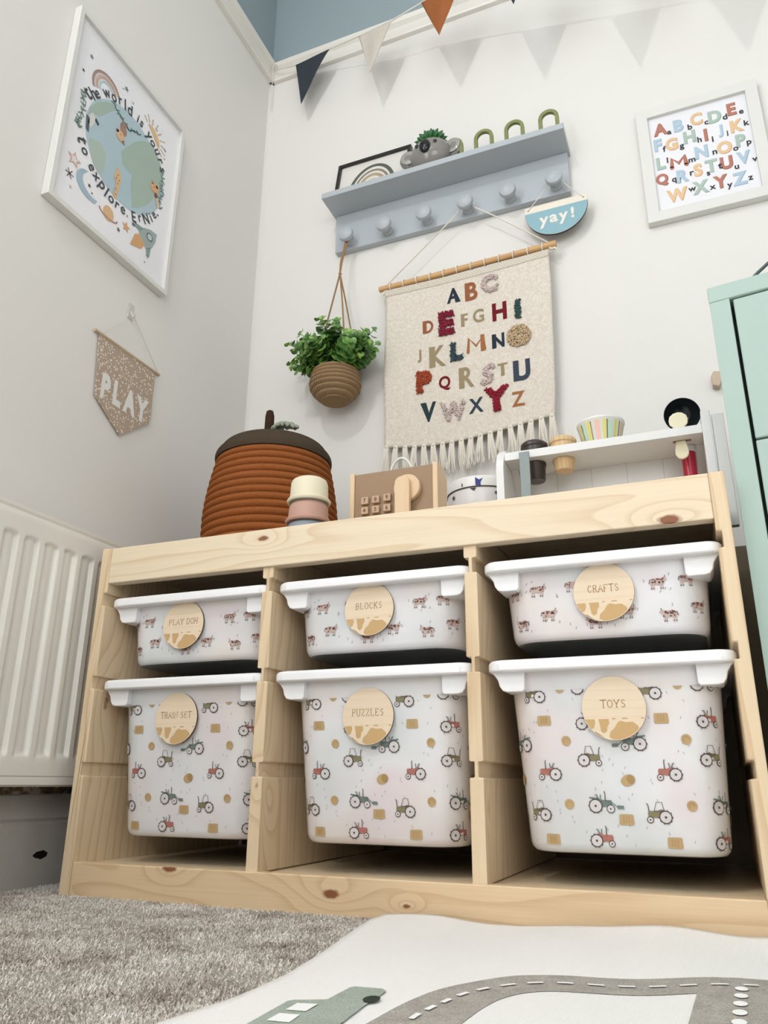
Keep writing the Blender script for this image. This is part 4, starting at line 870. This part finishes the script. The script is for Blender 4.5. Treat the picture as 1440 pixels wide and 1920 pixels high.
for k in range(3): t = PI * k / 3; a.line([(-.105 - .010 * math.cos(t), 1.230 - .010 * math.sin(t)), (-.105 + .010 * math.cos(t), 1.230 + .010 * math.sin(t))], .0018, INK)
a.build('artwork', pp)

# ------------------------------------------------------------------ PLAY pennant (left wall)
pf = thing('wall_pennant', (-.105, .11, .79), 'dotted beige fabric pennant reading PLAY hanging on the left wall', 'pennant')
px_ = XL + .0045
DT = NT('dotted_fabric'); vo = DT.n('ShaderNodeTexVoronoi'); DT.l(DT.map((0, 1, 1)), vo.inputs[0]); vo.inputs['Scale'].default_value = 175.0; vo.inputs['Randomness'].default_value = .75
DT.col(DT.mix(DT.math('LESS_THAN', vo.outputs['Distance'], .36), lin('#b5a291'), lin('#e6dccd'))); DT.rough(1); DT.bump(DT.noise(DT.obj(), 900.0), .3, .0006)
poly = [(.029, .9655), (.196, .9655), (.198, .852), (.116, .789), (.039, .838)]
MB().prism(poly, px_ - .0008, px_ + .0008, lambda u, v, w_: (w_, u, v)).build('cloth', DT.m, pf)
MB().tube([(px_, .0165, .9665), (px_, .209, .9685)], .0032, 12).build('rod', wood('dowel', 'Y', light='#c2ad8f', dark='#a58d6c', bands=70), pf, smooth=50)
MB().tube([(px_ + .003, .034, .968), (XL + .010, .108, 1.050), (px_ + .003, .200, .970)], .0008, 6).build('cord', plain('#d8d3c8', .9), pf)
a = Art(lambda u, v, h: (px_ + .0009 + h, u, v))
for ch, y, wd in (('P', .063, .95), ('L', .0955, .95), ('A', .132, .95), ('Y', .168, .95)): a.glyph(ch, y, .868, .052, '#ecebe7', .062, sxf=.66)
a.build('lettering', pf)
hk = thing('adhesive_hook', (XL, .107, 1.06), 'small clear adhesive hook on the left wall above the PLAY pennant', 'hook')
HKM = plain('#d6d3cc', .2); MB().box(XL + .0003, .099, 1.045, XL + .002, .115, 1.080).build('plate', HKM, hk, bevel=.0007)
MB().tube([(XL + .002, .1075, 1.062), (XL + .006, .1075, 1.051), (XL + .010, .1075, 1.0475), (XL + .0135, .1075, 1.053)], .0018, 8).build('hook', HKM, hk, smooth=50)

# ------------------------------------------------------------------ bunting
bu = thing('bunting', (-.085, .53, 2.165), 'bunting of dark grey, cream and rust cloth flags strung from the corner', 'bunting')
NP = [Vector(q) for q in [(-0.083, 0.534, 2.154), (-0.007, 0.524, 2.128), (0.115, 0.498, 2.107), (0.213, 0.478, 2.088), (0.321, 0.456, 2.071), (0.41, 0.438, 2.07), (0.522, 0.41, 2.052), (0.613, 0.39, 2.033), (0.715, 0.362, 2.014), (0.802, 0.34, 1.996), (0.9, 0.312, 1.98), (0.984, 0.29, 1.966), (1.082, 0.262, 1.95), (1.169, 0.238, 1.936), (1.268, 0.21, 1.926), (1.35, 0.186, 1.914)]]
MB().tube(smooth_path([tuple(q) for q in NP], 3), .0021, 6).build('cord', plain('#e3e0d8', .9), bu, smooth=60)
FC = [('dark_flag', '#3f464d', -.020, .168), ('cream_flag', '#d6cfc4', -.005, .158), ('rust_flag', '#a4663f', .002, .150), ('dark_flag', '#3f464d', 0, .16), ('cream_flag', '#d6cfc4', 0, .16), ('rust_flag', '#a4663f', 0, .16), ('dark_flag', '#3f464d', 0, .16)]
for i, (nm, co, sk, dr) in enumerate(FC):
    j = 1 + 2 * i
    a0, b0 = NP[j], NP[j + 1]; mt = fabric('bunting_' + co.strip('#'), co, 500, .25, '#1a1a1a', .10)
    def fp(u, v, a0=a0, b0=b0, sk=sk, dr=dr):
        top = a0.lerp(b0, u); apex = a0.lerp(b0, .45) + Vector((sk, 0, -dr)); q = top.lerp(apex, v); q.y += .008 * math.sin(PI * v) * math.sin(u * 5 + i) * (1 - v) - .006 * v; return tuple(q)
    m = MB().grid(fp, 14, 16); m.build('flag', mt, bu, smooth=70, solid=.0014, label={'dark_flag': 'dark grey flag', 'cream_flag': 'cream flag', 'rust_flag': 'rust orange flag'}[nm])
MB().tube([(XL + .023, .537, 2.166), (XL + .030, .5335, 2.172), (XL + .024, .530, 2.168), (XL + .018, .535, 2.160)], .0022, 6).tube([(XL + .018, .536, 2.163), (XL + .0125, .5455, 2.10), (XL + .012, .548, 2.02)], .0013, 6).build('knot', plain('#e3e0d8', .9), bu, smooth=60)

# ------------------------------------------------------------------ basket on the frame
bk = thing('basket', (.1455, .28, .505), 'large rust brown coiled fabric basket with dark lid on the frame', 'basket')
def wool(name, c1, c2):
    t = NT(name); n_ = t.noise(t.map((1, 1, 3.0)), 220.0, 3.0, .7); t.col(t.mix(n_, lin(c1), lin(c2))); t.rough(1); t.b.inputs['Specular IOR Level'].default_value = .05; t.bump(n_, .6, .0015); return t.m
bc = (.1440, .28, 0)
def bR(t): return .1270 + .003 * math.sin(PI * min(1, t * .9)) - .0165 * (max(0, t - .50) / .50) ** 1.5
prof = []; z0, z1 = .506, .752; nr = 17
for k in range(nr * 8 + 1):
    t = k / (nr * 8); prof.append((bR(t) - .0055 + .0058 * abs(math.sin(PI * k / 8)) ** .7, z0 + (z1 - z0) * t))
MB().lathe([(.0001, z0), (.10, z0)] + prof + [(.09, z1), (.0001, z1)], bc, (0, 0, 1), 96).build('body', wool('rust_wool', '#784526', '#ad6a3c'), bk, smooth=50)
lp = []; nl = 3
for k in range(nl * 8 + 1):
    t = k / (nl * 8); r_ = .1160 * math.cos(t * 1.22) ** .9; lp.append((r_ - .002 + .0022 * abs(math.sin(PI * k / 8)), .7500 + .050 * math.sin(t * PI / 2)))
lid = MB().lathe([(.0001, .7495), (.110, .7495)] + lp + [(.030, .8018), (.0001, .802)], bc, (0, 0, 1), 96).build('lid', wool('dark_wool', '#3a3129', '#5f5244'), bk, smooth=60, label='dark brown domed lid')
MB().tube([(.1285, .28, .8005), (.1283, .28, .835), (.1282, .28, .862), (.1278, .28, .873), (.1270, .28, .8765)], [.0098, .0096, .0092, .0070, .002], 16).build('stem', wool('stem_wool', '#33261d', '#4b3a2d'), lid, smooth=60)
m = MB(); rnd = random.Random(1)
for k in range(210):
    t = rnd.random(); an = rnd.uniform(0, 2 * PI); r_ = .009 * math.sin(PI * min(.97, t * .9 + .05)); c_ = Vector((.146 + t * .068, .262 - t * .018 + r_ * math.sin(an), .8195 - .016 * t * t + abs(r_ * math.cos(an)) * .9 + .004 * abs(math.sin(t * 18))))
    m.ball(c_, .0038, 1, 1, .8, 6, 4)
m.build('leaf', fabric('sage_tuft', '#a9b1a1', 500, .9, '#4a5246', .2), lid, smooth=60, label='sage green fluffy leaf')

# ------------------------------------------------------------------ stacking cups
cprof = lambda r: [(.0001, .0), (r - .006, .0), (r - .0045, .0006)]
def cup(z, r, h, co, lab):
    # cup stands upside down: wide rim below, rounded base above
    pr2 = [(r - .0012, z), (r + .0012, z + .0008), (r + .0022, z + .0035), (r + .0005, z + .006), (r - .0022, z + .0075), (r - .0034, z + h - .008), (r - .0055, z + h - .003), (r - .010, z + h), (.0001, z + h)]
    inn_ = [(.0001, z + h - .002), (r - .010, z + h - .0022), (r - .0055, z + h - .010), (r - .0045, z + .007), (r - .0012, z)]
    o = MB().lathe(pr2, (.3440, .062, 0), (0, 0, 1), 56); o.lathe(inn_, (.3440, .062, 0), (0, 0, 1), 56)
    return tag(o.build('stacking_cup', plain(co, .55), smooth=35), lab, 'toy cup', 'stacking cups beside the basket')
cup(.5052, .0358, .0325, '#8b97a0', 'blue grey stacking cup at the bottom of the small stack')
cup(.5377, .0338, .0335, '#c39a8c', 'dusty pink stacking cup in the middle of the small stack')
cup(.5712, .0325, .0405, '#ebe2c8', 'cream stacking cup on top of the small stack')

# ------------------------------------------------------------------ toy cash register
tr_ = thing('toy_cash_register', (.465, .15, .505), 'brown and pale wood toy cash register with number keys and crank', 'toy')
PB = plain('#a08468', .6); LW = wood('pale_beech', 'Z', light='#e2c7a2', dark='#cda97e', bands=50, seed=5, amp=.5, contrast=.5)
MB().box(.3965, .120, .506, .5305, .128, .6345).build('front_panel', PB, tr_, bevel=.0008); MB().box(.3965, .128, .506, .5305, .163, .512).build('base', PB, tr_); MB().box(.3965, .128, .600, .5305, .160, .606).build('top_board', PB, tr_)
sp = [(.117, .506), (.117, .6365), (.142, .6365), (.1655, .6215), (.1655, .506)]
for x0 in (.3880, .5305): MB().prism(sp, x0, x0 + .0085, lambda u, v, w_: (w_, u, v)).build('side_panel', LW, tr_, bevel=.0012)
KC = plain('#c9ab8e', .6); n_ = {(.4165, .5855): '7', (.4355, .5855): '8', (.4550, .5865): '9', (.4165, .5685): '4', (.4355, .5685): '5', (.4550, .5690): '6', (.4165, .5515): '1', (.4355, .5515): '2', (.4550, .5515): '3'}
for (x, z), d in n_.items():
    k = MB().box(x - .0062, .1135, z - .0060, x + .0062, .120, z + .0060).build('key', KC, tr_, bevel=.0010)
    a = Art(lambda u, v, h: (u, .1133 - h, v)); a.glyph(d, x, z, .0068, '#7a4a30', .01); a.build('number', k)
MB().lathe([(.0001, 0), (.0215, 0), (.0220, .0012), (.0220, .009), (.0210, .0102), (.0001, .0102)], (.4900, .1195, .5970), (0, -1, 0), 44).build('dial', wood('beech_dial', 'Z', light='#e0c4a0', dark='#c7a67e', bands=60, seed=2, contrast=.5), tr_, smooth=35)
hd = [(.4765, .545)] + [(.4885 - .012 * math.cos(PI * k / 14), .6020 + .012 * math.sin(PI * k / 14)) for k in range(15)] + [(.5005, .545)]
hd = [(.4735, .535), (.4735, .603)] + [(.4855 - .012 * math.cos(PI * k / 14), .6030 + .0105 * math.sin(PI * k / 14)) for k in range(1, 14)] + [(.4975, .603), (.4975, .535)]
MB().prism(hd, .101, .109, lambda u, v, w_: (u, w_, v)).build('crank', LW, tr_, bevel=.0012)
MB().tube([(.461 - .0245 * math.cos(PI * k / 16), .1615, .612 + .059 * math.sin(PI * k / 16)) for k in range(17)], .0026, 8).build('carry_loop', plain('#e6e3dd', .5), tr_, smooth=60)

# round white tin behind
tn = thing('round_tin', (.575, .33, .505), 'round white tin with a blue star motif behind the frame rail', 'tin')
TX, TY, TR = .5600, .300, .0600
MB().lathe([(.0001, .5055), (TR - .001, .5055), (TR, .507), (TR, .634), (.0001, .634)], (TX, TY, 0), (0, 0, 1), 64).build('body', plain('#eae7e4', .3), tn, smooth=35)
MB().lathe([(TR + .0012, .634), (TR + .0012, .6355), (TR + .0012, .650), (TR - .001, .655), (TR - .010, .6585), (.0001, .660)], (TX, TY, 0), (0, 0, 1), 64).build('lid', plain('#eeece9', .3), tn, smooth=35)
MB().lathe([(TR - .002, .6335), (TR + .0014, .6335), (TR + .0018, .6345), (TR + .0014, .6355), (TR - .002, .6355)], (TX, TY, 0), (0, 0, 1), 64).build('seam', plain('#4a4038', .4), tn, smooth=35)
a = Art(lambda s, z, h: (TX + (TR + .0016 + h) * math.sin(s / TR), TY - (TR + .0016 + h) * math.cos(s / TR), z)); a.at(.012, .642); a.poly([(-.006, -.006), (-.0065, .009), (0, .004), (.0065, .0065), (.002, -.001), (.003, -.007)], '#2b3d86'); a.at(-.018, .640); a.poly([(-.0008, -.003), (-.0008, .003), (.0012, .003), (.0012, -.003)], '#2b3040'); a.at(-.038, .622); a.star(0, 0, .005, '#2b3048'); a.at(.002, .632); a.poly([(-.006, 0), (.005, 0), (.001, -.005), (-.002, -.003)], '#2b3048'); a.at(.040, .623); a.star(0, 0, .004, '#2b3048'); a.build('motif', tn)

# ------------------------------------------------------------------ toy workbench shelf
WB = plain('#e9e9e9', .35, name='white_toy_paint')
wbn = thing('toy_workbench', (.78, .20, .505), 'white wooden toy workbench shelf standing on the right of the frame', 'toy')
def end_prof(y0, y1, z0, z1, r): return [(y0, z0), (y0, z1 - r)] + [(y0 + r - r * math.cos(PI / 2 * k / 8), z1 - r + r * math.sin(PI / 2 * k / 8)) for k in range(1, 9)] + [(y1, z1), (y1, z0)]
MB().prism(end_prof(.150, .245, .5055, .668, .050), .624, .636, lambda u, v, w_: (w_, u, v)).build('end_board', WB, wbn, bevel=.001)
MB().prism([(.150, .5055), (.150, .668), (.245, .668), (.245, .5055)], .927, .9395, lambda u, v, w_: (w_, u, v)).build('end_board', WB, wbn, bevel=.001)
MB().box(.9412, .153, .4930, .9570, .165, .662).build('side_plank', WB, wbn, bevel=.0008)
MB().box(.636, .160, .6385, .927, .2405, .6520).build('shelf', WB, wbn, bevel=.0008)
BP = NT('white_plank_panel'); s_ = BP.sep(); pk = BP.math('LESS_THAN', BP.math('FRACT', BP.math('MULTIPLY', BP.math('SUBTRACT', s_[0], .648), 1 / .0545)), .028); BP.col(BP.mix(pk, lin('#e9e9e9'), lin('#d6d6d4'))); BP.rough(.4)
MB().box(.636, .2405, .5070, .9270, .2455, .6600).build('back_panel', BP.m, wbn, bevel=.0006)
for b0 in (.636, .9155): MB().prism([(.2040, .6385), (.2405, .6385), (.2405, .604)], b0, b0 + .0115, lambda u, v, w_: (w_, u, v)).build('brace', WB, wbn, bevel=.0006)
def toy_peg(x, y, co, lab, zb=.6085):
    r_ = .0205; m_ = MB().lathe([(.0001, .6522), (r_ - .002, .6522), (r_ - .001, .6640), (r_ + .001, .6655), (r_ + .001, .6700), (r_ - .002, .6735), (.0001, .6745)], (x, y, 0), (0, 0, 1), 40)
    q = thing('toy_peg', (x, y, .638), lab, 'toy peg', 'toy pegs pushed through the white workbench shelf')
    m_.build('head', co, q, smooth=40)
    MB().lathe([(.0001, zb), (.0135, zb), (.0148, zb + .002), (.0155, .631), (.0165, .633), (.0172, .6350), (.0172, .6382), (.0001, .6382)], (x, y, 0), (0, 0, 1), 40).build('plug', co, q, smooth=40)
toy_peg(.6785, .1900, plain('#3b322c', .35), 'dark brown round toy peg at the left end of the white shelf'); toy_peg(.7235, .1900, wood('peg_oak', 'Z', light='#dcbb8c', dark='#b98f5e', bands=80, seed=1), 'pale wood round toy peg beside the dark one on the white shelf', .6195)
o = MB().box(.6615, .1490, .5200, .6775, .1530, .6450).build('toy_chisel', plain('#87908f', .3, .25), bevel=.001); tag(o, 'flat grey toy tool bar leaning upright in front of the white shelf', 'toy tool')
st = thing('striped_cup', (.782, .200, .652), 'small paper tub with yellow, mint and pink stripes on white shelf', 'cup')
sp_ = [(.0265, .6525), (.0275, .6535), (.0355, .6890), (.0368, .6905), (.0368, .6935), (.0350, .6940), (.0338, .689), (.0255, .656), (.0001, .656)]
MB().lathe([(.0001, .6525)] + sp_, (.7825, .2000, 0), (0, 0, 1), 56).build('body', plain('#efeee8', .5), st, smooth=35)
a = Art(lambda s, z, h: (.7825 + (.0272 + (z - .653) * .222 + .0003 + h) * math.sin(s), .2000 - (.0272 + (z - .653) * .222 + .0003 + h) * math.cos(s), z))
for k, (s0, wd, co) in enumerate([(-1.5, .10, '#e6e08a'), (-1.25, .06, '#f0c9c2'), (-1.0, .12, '#e3d96a'), (-.86, .05, '#8a7f2a'), (-.72, .20, '#bfe0cf'), (-.48, .12, '#e3dc60'), (-.34, .05, '#948834'), (-.05, .2, '#f0c4b8'), (.25, .12, '#e5df78'), (.40, .06, '#8a7f2a'), (.55, .2, '#bfe0cf'), (.82, .12, '#e3dc60'), (1.05, .06, '#8a7f2a'), (1.25, .15, '#f0c4b8'), (1.5, .1, '#e3dc60')]):
    a.m(co); a.mb.add([a.P(s0 - wd / 2, .655), a.P(s0, .655), a.P(s0 + wd / 2, .655), a.P(s0 + wd / 2, .687), a.P(s0, .687), a.P(s0 - wd / 2, .687)], [(0, 1, 4, 5), (1, 2, 3, 4)])
a.build('stripes', st)
# dark bowl with red handle standing in the shelf, cream spoon in front
dp = thing('toy_ladle', (.905, .21, .52), 'toy ladle with black bowl and red handle standing behind shelf', 'toy utensil')
bcx = Vector((.9035, .222, .7010)); ax_ = Vector((-.05, -.72, -.55)).normalized()
MB().lathe([(.0001, -.016), (.010, -.0145), (.018, -.009), (.0235, .0), (.0262, .0075), (.0268, .008), (.0262, .0095), (.0225, .0015), (.016, -.0075), (.008, -.0125), (.0001, -.0135)], bcx, ax_, 44).build('bowl', plain('#20262a', .18), dp, smooth=50)
MB().tube([(.9040, .226, .690), (.9042, .216, .672), (.9045, .2105, .652)], .0040, 12).build('neck', plain('#20262a', .3), dp, smooth=50)
MB().tube([(.9040, .2080, .5210), (.9045, .2085, .6310), (.9045, .2085, .6382)], .0098, 28).build('handle', plain('#b81f3c', .3), dp, smooth=50)
MB().lathe([(.0106, .6290), (.0120, .6300), (.0120, .6380), (.0001, .6384)], (.9045, .2085, 0), (0, 0, 1), 28).build('collar', WB, dp, smooth=50)
sn = [(0, -.0285), (.006, -.0265), (.0092, -.021), (.0095, -.0155), (.0078, -.006), (.0052, .006), (.0050, .016), (.0085, .0235), (.0125, .0275), (.0135, .0345), (.0118, .0410), (.0065, .0455), (0, .0470)]
sn = sn + [(-u, v) for u, v in reversed(sn[1:-1])]
o = MB().prism(sn, .1785, .1825, lambda u, v, w_: (.8965 + u, w_, .6380 + v)).build('toy_spoon', plain('#efe6c8', .55), bevel=.0012); tag(o, 'flat cream toy spoon slotted upright through the right of white shelf', 'toy utensil')
# slot in the shelf
MB().box(.8855, .1775, .6378, .9105, .1842, .6384).build('slot', plain('#8a7a60', .8), wbn)

# ------------------------------------------------------------------ green cabinet at right
GC = plain('#adc3bb', .40, name='sage_green_metal'); lk = thing('metal_cabinet', (.9525, .03, 0), 'tall sage green metal cabinet with inset doors beside the pine frame', 'cabinet')
CH, CW, CD_ = .790, .36, .36
th_ = math.radians(-8); ca, sa = math.cos(th_), math.sin(th_)
def lc(m_):
    m_.v = [(.9535 + x * ca - y * sa, .030 + x * sa + y * ca, z) for x, y, z in m_.v]; return m_
m = MB().box(0, .010, 0, .0012, CD_, CH).box(CW - .0012, .010, 0, CW, CD_, CH).box(0, CD_ - .002, 0, CW, CD_, CH).box(0, .0, 0, .0245, .012, CH - .0235).box(CW - .0245, 0, 0, CW, .012, CH - .0235).box(.0245, .004, 0, CW - .0245, .012, .03).box(.0012, .0012, CH - .024, CW - .0012, CD_, CH - .002)
lc(m).build('carcass', GC, lk, bevel=.0008)
lc(MB().box(-.0006, -.0006, CH - .0235, CW + .0006, CD_ + .0006, CH)).build('top', GC, lk, bevel=.0015)
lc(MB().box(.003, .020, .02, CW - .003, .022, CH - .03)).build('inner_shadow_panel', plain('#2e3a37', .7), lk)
zt_ = CH - .0262
for k, dh in enumerate((.2030, .2000, .2000, .1450)):
    zb_ = zt_ - dh + .0028; d = lc(MB().box(.0285, .0008, zb_, CW - .0285, .0190, zt_)).build('door', GC, lk, bevel=.0018)
    lc(MB().box(CW - .06, -.008, (zb_ + zt_) / 2 - .02, CW - .05, .001, (zb_ + zt_) / 2 + .02)).build('handle', plain('#7f9b92', .4), d, bevel=.001); zt_ -= dh
wl = MB().tube([(.985 + .20 * k / 16, .075 - .02 * k / 16, .791 + .062 * math.sin(PI * k / 16)) for k in range(17)], .0024, 8); o = wl.build('wire_handle', plain('#4f5c5c', .4, .4), smooth=60)
tag(o, 'dark grey wire loop standing on top of the green cabinet', 'wire loop')
o = MB().prism([(.968, .899), (.979, .894), (.984, .905), (.984, .926), (.972, .928), (.967, .918)], .540, .5595, lambda u, v, w_: (u, w_, v)).build('wall_block', plain('#c9b6a0', .6), bevel=.001); tag(o, 'small beige wooden block on the back wall beside the green cabinet', 'wall block')

# ------------------------------------------------------------------ ceiling pendant that holds the bulb
pd = thing('ceiling_pendant', (.30, -1.60, 2.62), 'white cord pendant lamp holder hanging from the ceiling', 'lamp')
MB().lathe([(.0001, 2.62), (.05, 2.62), (.045, 2.598), (.0001, 2.595)], (.30, -1.60, 0), (0, 0, 1), 32).tube([(.30, -1.60, 2.6), (.30, -1.60, 2.49)], .003, 8).lathe([(.018, 2.442), (.018, 2.49), (.0001, 2.495)], (.30, -1.60, 0), (0, 0, 1), 24).build('cord_set', plain('#eeeeea', .4), pd, smooth=40)

# ------------------------------------------------------------------ dark board added behind the frame to darken its open back
bd_ = MB().box(.01, .462, .0, .995, .474, .548).build('added_dark_board', wood('added_board_wood', 'X', light='#3b2f25', dark='#241c16', bands=40), bevel=.001); tag(bd_, 'added dark board behind the pine frame, darkening its open back and the gap beside the green cabinet', 'board')
